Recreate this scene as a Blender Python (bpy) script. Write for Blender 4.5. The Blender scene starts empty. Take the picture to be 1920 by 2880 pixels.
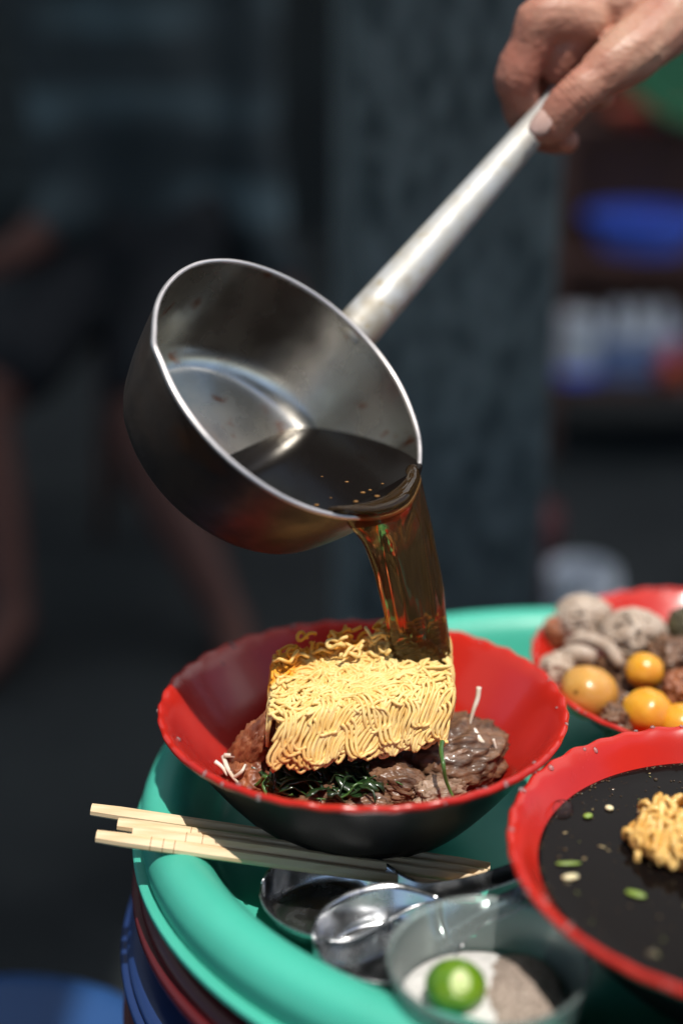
import bpy, bmesh, math, random
import numpy as np
from mathutils import Vector, Matrix, noise
random.seed(7); rng = np.random.default_rng(7)
R = math.radians
S = bpy.context.scene
COL = S.collection

# ---------------------------------------------------------------- camera, world, sun, exposure
CAM = np.array([-.011, -.652, .433]); PITCH = R(21); FPX = 4000.
cf = np.array([0, math.cos(PITCH), -math.sin(PITCH)]); cu = np.array([0, math.sin(PITCH), math.cos(PITCH)]); cr = np.array([1., 0, 0])
cam = bpy.data.cameras.new('camera'); camo = bpy.data.objects.new('camera', cam); COL.objects.link(camo)
camo.location = CAM; camo.rotation_euler = (R(90) - PITCH, 0, 0)
cam.sensor_fit = 'VERTICAL'; cam.sensor_height = 36; cam.sensor_width = 24; cam.lens = 50
cam.clip_start = .02; cam.clip_end = 200
cam.dof.use_dof = True; cam.dof.focus_distance = .708; cam.dof.aperture_fstop = 1.8
S.camera = camo

SUN = Vector((.12, -.34, 1)).normalized()          # towards the sun
world = bpy.data.worlds.new('World'); S.world = world; world.use_nodes = True
nt = world.node_tree; bg = nt.nodes['Background']
sky = nt.nodes.new('ShaderNodeTexSky'); sky.sky_type = 'NISHITA'; sky.sun_disc = False
sky.sun_elevation = math.asin(SUN.z); sky.sun_rotation = math.atan2(SUN.x, SUN.y)
nt.links.new(sky.outputs[0], bg.inputs[0]); bg.inputs[1].default_value = .13
sl = bpy.data.lights.new('sun', 'SUN'); sl.energy = 4.2; sl.angle = R(.55); sl.color = (1, .95, .87)
so = bpy.data.objects.new('sun', sl); COL.objects.link(so); so.rotation_euler = SUN.to_track_quat('Z', 'Y').to_euler(); so.location = (1, -2, 6)
S.view_settings.view_transform = 'Standard'; S.view_settings.look = 'None'; S.view_settings.exposure = .17; S.view_settings.gamma = 1
S.render.engine = 'CYCLES'; S.cycles.use_denoising = True
S.cycles.max_bounces = 10; S.cycles.transmission_bounces = 8; S.cycles.sample_clamp_indirect = 6
S.cycles.caustics_reflective = False; S.cycles.caustics_refractive = False

# ---------------------------------------------------------------- helpers
def ray(x, y): return cf + (x - 960) / FPX * cr - (y - 1440) / FPX * cu
def PZ(x, y, z): d = ray(x, y); return CAM + d * (z - CAM[2]) / d[2]          # where the sight line meets a height
def PY(x, y, Y): d = ray(x, y); return CAM + d * (Y - CAM[1]) / d[1]
def PD(x, y, D): return CAM + ray(x, y) * D
def nz(p, s=1., o=0): return noise.noise(Vector((p[0] * s + o, p[1] * s + o * .7, p[2] * s - o)))

def tag(o, label=None, cat=None, group=None, kind=None):
    for k, v in (('label', label), ('category', cat), ('group', group), ('kind', kind)):
        if v: o[k] = v
    return o
def empty(name, loc, label, cat, group=None):
    o = bpy.data.objects.new(name, None); COL.objects.link(o); o.location = loc; o.empty_display_size = .02
    return tag(o, label, cat, group)
def link(name, me, parent=None):
    o = bpy.data.objects.new(name, me); COL.objects.link(o)
    if parent: o.parent = parent
    return o
def mk(name, V, F, mat, parent=None, smooth=True, world_verts=True):
    """one mesh object; vertices are given in world space and moved into the parent's frame"""
    V = np.asarray(V, float)
    org = np.array(parent.matrix_basis.translation) if parent else V.mean(0)
    if parent and parent.parent: org = org + np.array(parent.parent.matrix_basis.translation)
    me = bpy.data.meshes.new(name); me.from_pydata((V - org).tolist(), [], F if isinstance(F, list) else F.tolist()); me.validate()
    if isinstance(mat, (list, tuple)):
        for m in mat: me.materials.append(m)
    else: me.materials.append(mat)
    if smooth: me.polygons.foreach_set('use_smooth', [True] * len(me.polygons))
    me.update()
    bm = bmesh.new(); bm.from_mesh(me); bmesh.ops.recalc_face_normals(bm, faces=bm.faces); bm.to_mesh(me); bm.free()
    o = link(name, me, parent)
    if not parent: o.location = org
    return o
def join(parts):
    V = []; F = []; n = 0
    for v, f in parts:
        V.append(np.asarray(v, float)); F += [[i + n for i in q] for q in f]; n += len(v)
    return np.concatenate(V), F
def tube(path, rad, n=8, flat=1., cap=True, up=None):
    P = np.asarray(path, float); m = len(P); rad = np.broadcast_to(np.asarray(rad, float), (m,))
    T = np.gradient(P, axis=0); T /= np.linalg.norm(T, axis=1)[:, None] + 1e-12
    a = np.array(up, float) if up is not None else (np.array([0, 0, 1.]) if abs(T[0][2]) < .9 else np.array([1., 0, 0]))
    V = []; 
    for i in range(m):
        t = T[i]; a = a - t * (a @ t); a /= np.linalg.norm(a) + 1e-12; b = np.cross(t, a)
        for k in range(n):
            w = 2 * math.pi * k / n; V.append(P[i] + rad[i] * (a * math.cos(w) * flat + b * math.sin(w)))
    F = [[i * n + k, i * n + (k + 1) % n, (i + 1) * n + (k + 1) % n, (i + 1) * n + k] for i in range(m - 1) for k in range(n)]
    if cap: F += [list(range(n))[::-1], list(range((m - 1) * n, m * n))]
    return np.array(V), F
def lathe(prof, n, fn=None, closed_ends=True):
    """prof: (r,z) list; fn(r,z,ang,i) may move a point; an end at r = 0 becomes a pole"""
    V = []; idx = []
    for i, (r, z) in enumerate(prof):
        if r < 1e-7: idx.append([len(V)] * n); V.append((0, 0, z)); continue
        row = []
        for k in range(n):
            a = 2 * math.pi * k / n; rr, zz = (fn(r, z, a, i) if fn else (r, z))
            row.append(len(V)); V.append((rr * math.cos(a), rr * math.sin(a), zz))
        idx.append(row)
    F = []
    for i in range(len(prof) - 1):
        for k in range(n):
            q = [idx[i][k], idx[i][(k + 1) % n], idx[i + 1][(k + 1) % n], idx[i + 1][k]]
            u = []
            for x in q:
                if x not in u: u.append(x)
            if len(u) > 2: F.append(u)
    return np.array(V, float), F
def smoothprof(pts, k=4):
    """Catmull-Rom through a profile"""
    P = np.array(pts, float); Q = np.vstack([2 * P[0] - P[1], P, 2 * P[-1] - P[-2]]); out = []
    for i in range(1, len(Q) - 2):
        for j in range(k):
            t = j / k; a, b, c, d = Q[i - 1], Q[i], Q[i + 1], Q[i + 2]
            out.append(.5 * (2 * b + (c - a) * t + (2 * a - 5 * b + 4 * c - d) * t * t + (3 * b - a - 3 * c + d) * t ** 3))
    out.append(P[-1]); return np.array(out)
def box(c, s, rz=0, bev=0.004, rx=0, ry=0):
    bm = bmesh.new(); bmesh.ops.create_cube(bm, size=1)
    bmesh.ops.scale(bm, vec=s, verts=bm.verts)
    if bev: bmesh.ops.bevel(bm, geom=bm.edges[:], offset=min(bev, min(s) * .45), segments=2, affect='EDGES', profile=.6)
    M = Matrix.Translation(Vector(c)) @ Matrix.Rotation(rz, 4, 'Z') @ Matrix.Rotation(ry, 4, 'Y') @ Matrix.Rotation(rx, 4, 'X')
    bm.transform(M); V = np.array([v.co[:] for v in bm.verts]); bm.verts.index_update(); F = [[v.index for v in f.verts] for f in bm.faces]; bm.free()
    return V, F
_ico = {}
def ico(sub):
    if sub not in _ico:
        bm = bmesh.new(); bmesh.ops.create_icosphere(bm, subdivisions=sub, radius=1)
        bm.verts.index_update(); _ico[sub] = (np.array([v.co[:] for v in bm.verts]), [[v.index for v in f.verts] for f in bm.faces]); bm.free()
    return _ico[sub]
def blob(c, rad, rot=(0, 0, 0), amp=.15, freq=2., sub=4, seed=0, ridge=0., fine=.04, fib=0.):
    V, F = ico(sub); out = []
    from mathutils import Euler
    M = Euler(rot).to_matrix()
    for v in V:
        d = amp * nz(v, freq, seed) + amp * .5 * nz(v, freq * 2.3, seed + 5) + fine * nz(v, freq * 6, seed + 9)
        if fib: d += fib * nz((v[0] * .9, v[1] * 4 + nz(v, 1.3, seed), v[2] * 4), 2.6, seed + 21) + fib * .5 * nz((v[0] * 1.5, v[1] * 9, v[2] * 9), 2.4, seed + 31)
        if ridge: d += ridge * (abs(nz(v, freq * 1.6, seed + 3)) - .2)
        p = M @ Vector((v[0] * rad[0] * (1 + d), v[1] * rad[1] * (1 + d), v[2] * rad[2] * (1 + d)))
        out.append((p[0] + c[0], p[1] + c[1], p[2] + c[2]))
    return np.array(out), F
def remesh(spheres, voxel, smooth=6, fac=.5):
    """one continuous skin over a cloud of spheres (x, y, z, r)"""
    parts = []; v0, f0 = ico(2)
    for s in spheres: parts.append((v0 * s[3] + np.array(s[:3]), f0))
    V, F = join(parts); me = bpy.data.meshes.new('tmp'); me.from_pydata(V.tolist(), [], F); o = link('tmp', me)
    m = o.modifiers.new('r', 'REMESH'); m.mode = 'VOXEL'; m.voxel_size = voxel
    if smooth: k = o.modifiers.new('s', 'SMOOTH'); k.iterations = smooth; k.factor = fac
    dg = bpy.context.evaluated_depsgraph_get(); ev = o.evaluated_get(dg); m2 = bpy.data.meshes.new_from_object(ev)
    V = np.empty(len(m2.vertices) * 3); m2.vertices.foreach_get('co', V); V = V.reshape(-1, 3)
    N = np.empty(len(m2.vertices) * 3); m2.vertices.foreach_get('normal', N); N = N.reshape(-1, 3)
    F = [list(p.vertices) for p in m2.polygons]
    bpy.data.objects.remove(o); bpy.data.meshes.remove(me); bpy.data.meshes.remove(m2)
    return V, F, N
def schain(pts, step=.3):
    P = smoothprof([(*a, r) for a, r in pts], 5); return chain([(p[:3], p[3]) for p in P], step)
def chain(pts, step=.3):
    """spheres along a chain of (xyz, r)"""
    out = []
    for (a, ra), (b, rb) in zip(pts[:-1], pts[1:]):
        a = np.array(a); b = np.array(b); L = np.linalg.norm(b - a); n = max(2, int(L / (min(ra, rb) * step)))
        for i in range(n + 1):
            t = i / n; out.append((*(a + (b - a) * t), ra + (rb - ra) * t))
    return out

# ---------------------------------------------------------------- materials
def mat(name, col, rough=.5, metal=0., col2=None, nscale=30., bump=0., bscale=200., coat=0., sss=0., sssr=(.01, .004, .002), trans=0., ior=1.45, spec=.5, stretch=None, rvar=0., det=4., lo=.35, hi=.65, coatr=.05, bdist=.001, alpha=1., dist=0.):
    m = bpy.data.materials.new(name); m.use_nodes = True; t = m.node_tree; b = t.nodes['Principled BSDF']; L = t.links.new
    b.inputs['Base Color'].default_value = (*col, 1); b.inputs['Roughness'].default_value = rough; b.inputs['Metallic'].default_value = metal
    b.inputs['Coat Weight'].default_value = coat; b.inputs['Coat Roughness'].default_value = coatr; b.inputs['IOR'].default_value = ior
    b.inputs['Specular IOR Level'].default_value = spec; b.inputs['Transmission Weight'].default_value = trans; b.inputs['Alpha'].default_value = alpha
    if sss: b.inputs['Subsurface Weight'].default_value = sss; b.inputs['Subsurface Radius'].default_value = sssr; b.inputs['Subsurface Scale'].default_value = 1.
    if col2 or bump or rvar:
        tc = t.nodes.new('ShaderNodeTexCoord'); mp = t.nodes.new('ShaderNodeMapping'); L(tc.outputs['Object'], mp.inputs[0])
        if stretch: mp.inputs['Scale'].default_value = stretch
        n = t.nodes.new('ShaderNodeTexNoise'); n.inputs['Scale'].default_value = nscale; n.inputs['Detail'].default_value = det; n.inputs['Distortion'].default_value = dist; L(mp.outputs[0], n.inputs[0])
        r = t.nodes.new('ShaderNodeMapRange'); r.inputs['From Min'].default_value = lo; r.inputs['From Max'].default_value = hi; L(n.outputs[0], r.inputs[0])
        if col2:
            x = t.nodes.new('ShaderNodeMix'); x.data_type = 'RGBA'; x.inputs['A'].default_value = (*col, 1); x.inputs['B'].default_value = (*col2, 1)
            L(r.outputs[0], x.inputs['Factor']); L(x.outputs['Result'], b.inputs['Base Color'])
        if rvar:
            rr = t.nodes.new('ShaderNodeMapRange'); rr.inputs['To Min'].default_value = max(0.02, rough - rvar); rr.inputs['To Max'].default_value = rough + rvar
            L(r.outputs[0], rr.inputs[0]); L(rr.outputs[0], b.inputs['Roughness'])
        if bump:
            n2 = t.nodes.new('ShaderNodeTexNoise'); n2.inputs['Scale'].default_value = bscale; n2.inputs['Detail'].default_value = 3; L(mp.outputs[0], n2.inputs[0])
            bp = t.nodes.new('ShaderNodeBump'); bp.inputs['Strength'].default_value = bump; bp.inputs['Distance'].default_value = bdist
            L(n2.outputs[0], bp.inputs['Height']); L(bp.outputs[0], b.inputs['Normal'])
    return m
def nodes(m): return m.node_tree, m.node_tree.nodes['Principled BSDF']
def mixin(m, mask, col, rough=None):
    """lay a second colour over the base colour where mask (a socket) is 1"""
    t, b = nodes(m); x = t.nodes.new('ShaderNodeMix'); x.data_type = 'RGBA'
    s = b.inputs['Base Color']
    if s.is_linked: t.links.new(s.links[0].from_socket, x.inputs['A'])
    else: x.inputs['A'].default_value = s.default_value
    x.inputs['B'].default_value = (*col, 1); t.links.new(mask, x.inputs['Factor']); t.links.new(x.outputs['Result'], s)
def objcoord(m, scale=1.):
    t, _ = nodes(m); tc = t.nodes.new('ShaderNodeTexCoord'); return tc.outputs['Object']
def ntex(m, scale, lo, hi, det=3., stretch=None):
    t, _ = nodes(m); tc = t.nodes.new('ShaderNodeTexCoord'); mp = t.nodes.new('ShaderNodeMapping'); t.links.new(tc.outputs['Object'], mp.inputs[0])
    if stretch: mp.inputs['Scale'].default_value = stretch
    n = t.nodes.new('ShaderNodeTexNoise'); n.inputs['Scale'].default_value = scale; n.inputs['Detail'].default_value = det; t.links.new(mp.outputs[0], n.inputs[0])
    r = t.nodes.new('ShaderNodeMapRange'); r.inputs['From Min'].default_value = lo; r.inputs['From Max'].default_value = hi; t.links.new(n.outputs[0], r.inputs[0])
    return r.outputs[0]

M_red = mat('red_melamine', (.50, .020, .011), .24, col2=(.43, .014, .009), nscale=25, bump=.03, bscale=120, coat=.15, coatr=.08, rvar=.06)
M_black = mat('black_melamine', (.006, .006, .0065), .45, spec=.16)
M_tray = mat('mint_plastic', (.066, .45, .335), .42, col2=(.055, .40, .295), nscale=18, bump=.04, bscale=90, rvar=.05, sss=.12, sssr=(.004, .012, .01))
M_redpl = mat('dark_red_plastic', (.085, .007, .010), .42, rvar=.08, nscale=15)
M_bluepl = mat('blue_plastic', (.010, .030, .115), .40, rvar=.08, nscale=15)
M_bluestool = mat('blue_stool_plastic', (.016, .062, .19), .42, rvar=.08, nscale=15)
M_wood = mat('bamboo', (.80, .62, .40), .55, col2=(.68, .47, .26), nscale=22, stretch=(1, 14, 14), bump=.12, bscale=60, bdist=.0004)
M_steel = mat('spoon_steel', (.62, .63, .65), .23, 1., rvar=.06, nscale=120, bump=.02, bscale=260)
M_alin = mat('pan_inside_aluminium', (.66, .63, .58), .26, 1., col2=(.48, .45, .40), nscale=30, bump=.10, bscale=60, rvar=.07, bdist=.0012)
M_alout = mat('pan_outside_scorched', (.13, .095, .075), .42, .7, col2=(.048, .040, .037), nscale=32, bump=.14, bscale=240, rvar=.12)
M_rim = mat('pan_rim_bare_metal', (.70, .66, .66), .40, .9, rvar=.08, nscale=90)
M_handle = mat('handle_aluminium', (.60, .60, .60), .58, .45, spec=.3, col2=(.50, .48, .44), nscale=60, stretch=(1, 1, 1), bump=.05, bscale=250, rvar=.08)
M_skin = mat('skin', (.50, .28, .195), .52, col2=(.38, .15, .10), nscale=38, bump=.32, bscale=330, sss=.2, sssr=(.005, .002, .001), rvar=.08, bdist=.0012)
M_nail = mat('nail', (.62, .40, .34), .28, coat=.3)
M_noodle = mat('dried_noodle', (.85, .64, .275), .42, col2=(.79, .52, .17), nscale=160, bump=.05, bscale=500, sss=.10, sssr=(.0025, .0018, .0006), spec=.35)
M_noodle2 = mat('soaked_noodle', (.82, .55, .19), .32, col2=(.66, .36, .08), nscale=90, sss=.15, sssr=(.003, .002, .0006), coat=.3)
M_meat = mat('braised_meat', (.215, .112, .062), .48, col2=(.055, .024, .012), nscale=52, dist=1.3, bump=.75, bscale=135, coat=.20, coatr=.14, sss=.15, sssr=(.004, .002, .001), rvar=.12, stretch=(.7, 2.8, 2.2), bdist=.0015)
M_meat2 = mat('reddish_meat', (.34, .12, .05), .45, col2=(.15, .045, .022), nscale=60, bump=.7, bscale=150, coat=.1, stretch=(3, 2.5, .7), bdist=.0012)
M_tripe = mat('pale_offal', (.50, .40, .32), .42, col2=(.33, .24, .18), nscale=90, bump=.5, bscale=180, coat=.25, sss=.15, sssr=(.004, .003, .002), bdist=.0012)
M_shred = mat('shredded_meat', (.34, .235, .165), .45, col2=(.16, .09, .055), nscale=70, bump=.7, bscale=150, coat=.15, stretch=(.7, 3, 2), bdist=.0015)
M_white = mat('sprout', (.82, .78, .68), .35, coat=.3, sss=.2, sssr=(.003, .003, .002), col2=(.6, .5, .38), nscale=60)
M_green = mat('boiled_greens', (.022, .060, .014), .28, col2=(.008, .022, .008), nscale=80, coat=.5, coatr=.1)
M_green2 = mat('green_stem', (.07, .16, .03), .3, col2=(.03, .09, .02), nscale=80, coat=.4)
M_yolk = mat('yolk', (.74, .37, .022), .30, col2=(.66, .27, .03), nscale=45, coat=.25, coatr=.22, sss=.2, sssr=(.006, .003, .001), bump=.06, bscale=150)
M_yolk2 = mat('tan_yolk', (.62, .34, .08), .3, col2=(.52, .24, .05), nscale=40, coat=.3, coatr=.15, sss=.2, sssr=(.006, .003, .001), bump=.1, bscale=120)
for mm in (M_yolk, M_yolk2): mixin(mm, ntex(mm, 130, .70, .76, 1.), (.20, .10, .02))
M_broth = mat('dark_broth', (.006, .0045, .004), .05, spec=.09, ior=1.33, bump=.10, bscale=45, bdist=.001)
M_stream = mat('amber_broth', (.58, .31, .105), .02, trans=.96, ior=1.33, bump=.10, bscale=45, stretch=(1, 1, .25), bdist=.002)
def clear(name, tint, veil, veilcol, rough=.03, ior=1.33):
    """thin clear plastic or water: see-through, a milky veil, and a glossy skin"""
    m = bpy.data.materials.new(name); m.use_nodes = True; t = m.node_tree; t.nodes.clear(); N = t.nodes.new; L = t.links.new
    o = N('ShaderNodeOutputMaterial'); tr_ = N('ShaderNodeBsdfTransparent'); tr_.inputs[0].default_value = (*tint, 1)
    df = N('ShaderNodeBsdfDiffuse'); df.inputs[0].default_value = (*veilcol, 1); tl_ = N('ShaderNodeBsdfTranslucent'); tl_.inputs[0].default_value = (*veilcol, 1)
    a = N('ShaderNodeMixShader'); a.inputs[0].default_value = .5; L(df.outputs[0], a.inputs[1]); L(tl_.outputs[0], a.inputs[2])
    b = N('ShaderNodeMixShader'); b.inputs[0].default_value = veil; L(tr_.outputs[0], b.inputs[1]); L(a.outputs[0], b.inputs[2])
    g = N('ShaderNodeBsdfGlossy'); g.inputs['Roughness'].default_value = rough; f = N('ShaderNodeFresnel'); f.inputs[0].default_value = ior
    c = N('ShaderNodeMixShader'); L(f.outputs[0], c.inputs[0]); L(b.outputs[0], c.inputs[1]); L(g.outputs[0], c.inputs[2]); L(c.outputs[0], o.inputs[0]); return m
M_drop = clear('water', (.97, .95, .95), .30, (.85, .8, .8), .10)  # white veil painted into the drops for highlights
M_salt = mat('salt', (.80, .78, .76), .6, col2=(.62, .60, .58), nscale=420, bump=.9, bscale=900, bdist=.001)
M_pepper = mat('pepper', (.46, .37, .31), .75, col2=(.20, .15, .12), nscale=500, bump=.9, bscale=800, bdist=.001)
M_lime = mat('lime_skin', (.055, .165, .006), .34, col2=(.16, .27, .012), nscale=55, bump=.4, bscale=380, coat=.3, bdist=.0006)
M_limecut = mat('lime_pith', (.55, .62, .30), .45, col2=(.42, .52, .16), nscale=200)
M_cup = clear('frosted_plastic', (.90, .97, .95), .26, (.78, .90, .88), .25, 1.45)

# ---------------------------------------------------------------- setting
GZ = -.47
M_ground = mat('dark_pavement', (.009, .0135, .0155), .75, col2=(.004, .0065, .008), nscale=3, bump=.3, bscale=60, rvar=.15, bdist=.004)
V = []; F = []
n = 60
for j in range(n + 1):
    for i in range(n + 1):
        x = -30 + 60 * i / n; y = -20 + 60 * j / n; V.append((x, y, GZ + .006 * nz((x, y, 0), .9)))
F = [[j * (n + 1) + i, j * (n + 1) + i + 1, (j + 1) * (n + 1) + i + 1, (j + 1) * (n + 1) + i] for j in range(n) for i in range(n)]
tag(mk('ground', V, F, M_ground), kind='structure')

M_wall = mat('sooty_wall', (.010, .0155, .018), .8, col2=(.005, .008, .010), nscale=2.5, bump=.3, bscale=30, bdist=.004)
w = empty('building_wall', (0, 4.6, GZ), 'dim sooty shop wall far behind the stall', 'wall')
mk('masonry', *box((0, 4.75, 1.0), (12, .3, 2.95), bev=.01), M_wall, w)
M_shut = mat('steel_shutter', (.016, .025, .029), .6, .0, col2=(.009, .014, .016), nscale=4)
sh = mk('shutter', *box((-1.5, 4.585, .75), (2.6, .02, 2.3), bev=.003), M_shut, w)
for i in range(22): mk('shutter_slat', *box((-1.5, 4.567, -.35 + i * .104), (2.56, .02, .09), bev=.006), M_shut, sh)

# awnings: unseen cloth roofs added to shade the surroundings; their opening lets the noon sun fall on the table
def cloth(name, refl, thru, k=.5):
    m = bpy.data.materials.new(name); m.use_nodes = True; t_ = m.node_tree; t_.nodes.clear()
    ou = t_.nodes.new('ShaderNodeOutputMaterial'); mx = t_.nodes.new('ShaderNodeMixShader'); d1 = t_.nodes.new('ShaderNodeBsdfDiffuse'); d2 = t_.nodes.new('ShaderNodeBsdfTranslucent')
    d1.inputs[0].default_value = (*refl, 1); d2.inputs[0].default_value = (*thru, 1); mx.inputs[0].default_value = k
    t_.links.new(d1.outputs[0], mx.inputs[1]); t_.links.new(d2.outputs[0], mx.inputs[2]); t_.links.new(mx.outputs[0], ou.inputs[0])
    return m
M_shade_cloth = cloth('dark_shade_cloth', (.05, .06, .07), (.05, .065, .075)); M_shade_cloth2 = cloth('pale_shade_cloth', (.3, .32, .33), (.50, .54, .54)); M_fill = cloth('white_fill_sheet', (.4, .4, .4), (1.0, 1.0, .97), .85)
def added_awning(x0, x1, y0, y1, label, h=2.32, m=None):
    a = empty('added_awning', ((x0 + x1) / 2, (y0 + y1) / 2, GZ), label, 'added_awning', 'added shade cloths out of view overhead')
    V = []; nx, ny = 40, 10
    for j in range(ny + 1):
        for i in range(nx + 1):
            x = x0 + (x1 - x0) * i / nx; y = y0 + (y1 - y0) * j / ny
            V.append((x, y, h + .03 * math.cos(x * 2.1) * math.sin(math.pi * j / ny)))
    F = [[j * (nx + 1) + i, j * (nx + 1) + i + 1, (j + 1) * (nx + 1) + i + 1, (j + 1) * (nx + 1) + i] for j in range(ny) for i in range(nx)]
    mk('added_canopy', V, F, m or M_shade_cloth, a)
    for x in (x0 + .03, x1 - .03) if x0 < -4 and x1 > 4 else (min(x0, x1) + .03,):
        for y in (y0 + .1, y1 - .1): mk('post', *tube([(x, y, GZ), (x, y, h)], .025, 10), M_shut, a)
        mk('added_beam', *tube([(x, y0 + .02, h - .02), (x, y1 - .02, h - .02)], .02, 8), M_shut, a)
added_awning(-4.5, 4.5, -.42, .27, 'pale see-through shade cloth added unseen overhead just behind the table', m=M_shade_cloth2)
added_awning(-4.5, .45, .25, 4.55, 'pale see-through shade cloth added unseen over the far left of the alley', 2.38, m=M_shade_cloth2)
added_awning(4.5, .43, .25, 4.55, 'thin white fill sheet added unseen over the rack at the far right', 2.36, m=M_fill)  # unseen translucent sheet added to brighten the rack
added_awning(-4.5, 4.5, -4.2, -1.20, 'dark shade cloth added unseen over the side of the alley nearest the viewer')
added_awning(-4.5, .13, -1.24, -.38, 'dark shade cloth strip added unseen overhead left of the table', 2.42)

# ---------------------------------------------------------------- behind the table
M_pillar = mat('weathered_pillar', (.17, .20, .20), .8, col2=(.055, .072, .075), nscale=50, det=9, stretch=(1.2, 1.2, .6), bump=.6, bscale=60, bdist=.004, lo=.38, hi=.66)
mixin(M_pillar, ntex(M_pillar, 5, .46, .66, 3, (1.2, 1.2, .4)), (.060, .078, .082))
a = PY(1250, 900, .60)
pl = empty('concrete_pillar', (a[0], .72, GZ), 'weathered dark grey square pillar behind the ladle', 'pillar')
mk('shaft', *box((a[0], .70, .93), (.185, .19, 2.8), rz=R(7), bev=.012), M_pillar, pl)
mk('plinth', *box((a[0], .70, GZ + .04), (.24, .245, .09), rz=R(7), bev=.01), M_pillar, pl)

M_dkwood = mat('dark_red_wood', (.10, .035, .022), .5, col2=(.05, .02, .014), nscale=12, stretch=(1, 1, .3))
M_tealpl = mat('slate_cloth', (.016, .025, .030), .85)
t_, b_ = nodes(M_tealpl); tc_ = t_.nodes.new('ShaderNodeTexCoord'); wv = t_.nodes.new('ShaderNodeTexWave'); wv.bands_direction = 'Z'; wv.inputs['Scale'].default_value = 2.3; wv.inputs['Distortion'].default_value = 1.5; wv.inputs['Phase Offset'].default_value = 2.2; t_.links.new(tc_.outputs['Object'], wv.inputs[0])
mr = t_.nodes.new('ShaderNodeMapRange'); mr.inputs['From Min'].default_value = .45; mr.inputs['From Max'].default_value = .8; t_.links.new(wv.outputs['Fac'], mr.inputs[0]); mm_ = t_.nodes.new('ShaderNodeMath'); mm_.operation = 'MULTIPLY'; t_.links.new(mr.outputs[0], mm_.inputs[0]); t_.links.new(ntex(M_tealpl, 4.5, .42, .62, 1.), mm_.inputs[1]); mixin(M_tealpl, mm_.outputs[0], (.07, .105, .12))
M_dkcloth = mat('black_cloth', (.008, .009, .012), .85)
M_bluecl = mat('navy_cloth', (.012, .035, .06), .8)
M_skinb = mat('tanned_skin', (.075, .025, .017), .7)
def at(x, y, Y): return PY(x, y, Y)
# customer sitting on a low stool in the shade, far out of focus
Y0 = 1.62
hip = at(430, 640, Y0); cx, cz = hip[0], hip[2]
pr = empty('person', (cx, Y0, GZ), 'seated customer in slate blue shirt and black shorts in the gloom at left', 'person')
kn1 = at(395, 1230, 1.36); kn2 = at(-60, 1150, 1.36); an1 = at(650, 1800, 1.16); an2 = at(60, 1950, 1.16); an1[2] = max(an1[2], GZ + .04); an2[2] = max(an2[2], GZ + .04)
sk = []
sh0 = np.array([cx - .01, Y0 + .06, cz + .42])
sk += chain([((cx, Y0 + .05, cz + .44), .05), ((cx, Y0 + .04, cz + .52), .05)]) + chain([((cx, Y0 + .03, cz + .60), .085), ((cx, Y0 + .01, cz + .68), .09)])
sk += chain([((cx, Y0 - .06, cz + .60), .03), ((cx, Y0 - .09, cz + .615), .016)])
for hx, kn, an, sx in ((cx + .06, kn1, an1, 1), (cx - .09, kn2, an2, -1)):
    sk += chain([((hx, Y0, cz - .02), .075), (kn, .050)], .4) + chain([(kn, .048), (kn * .6 + an * .4, .045), (an, .027)], .4)
    sk += chain([(an, .03), (an + np.array([sx * .02, -.10, -.015]), .028), (an + np.array([sx * .03, -.15, -.02]), .02)], .4)
el = at(235, 560, Y0 - .08); ha = at(40, 720, 1.42)
sk += chain([(sh0 + [-.15, 0, -.04], .05), (el, .042), (ha, .028)], .4)
for k in range(5): sk += chain([(ha, .018), (ha + np.array([-.03 - .012 * (k != 0), -.05 + .0 * k, -.03 + .014 * k]), .009)], .5)
el2 = at(705, 560, Y0 - .04); ha2 = at(800, 800, Y0 - .12)
sk += chain([(sh0 + [.15, 0, -.04], .05), (el2, .035), (ha2, .024)], .4)
for k in range(5): sk += chain([(ha2, .018), (ha2 + np.array([.0 + .014 * k, -.02, -.07]), .009)], .5)
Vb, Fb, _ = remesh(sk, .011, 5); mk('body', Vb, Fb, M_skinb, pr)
tor = chain([((cx, Y0, cz + .02), .13), ((cx, Y0 + .02, cz + .2), .135), ((cx, Y0 + .05, cz + .36), .12)], .3) + chain([(sh0 + [-.14, 0, -.03], .075), (sh0 + [.14, 0, -.03], .075)])
tor += chain([(sh0 + [-.15, 0, -.05], .066), (el, .055), (el * .5 + ha * .5, .042)]) + chain([(sh0 + [.15, 0, -.05], .066), (el2, .05), (el2 * .15 + ha2 * .85, .036)])
Vb, Fb, _ = remesh(tor, .014, 5); Vb = Vb + np.array([[.012 * nz(v, 9, 2), .012 * nz(v, 9, 7), 0] for v in Vb]); mk('shirt', Vb, Fb, M_tealpl, pr)
shs = chain([((cx - .04, Y0, cz - .02), .135), ((cx + .04, Y0, cz - .02), .135)])
for hx, kn in ((cx + .06, kn1), (cx - .09, kn2)): shs += chain([((hx, Y0, cz - .02), .10), (np.array([hx, Y0, cz - .02]) * .3 + kn * .7, .085)], .3)
Vb, Fb, _ = remesh(shs, .014, 4); mk('shorts', Vb, Fb, M_dkcloth, pr)
Vb, Fb = blob((cx, Y0 + .03, cz + .70), (.094, .10, .085), amp=.06, sub=3); mk('hair', Vb, Fb, M_dkcloth, pr)
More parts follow.
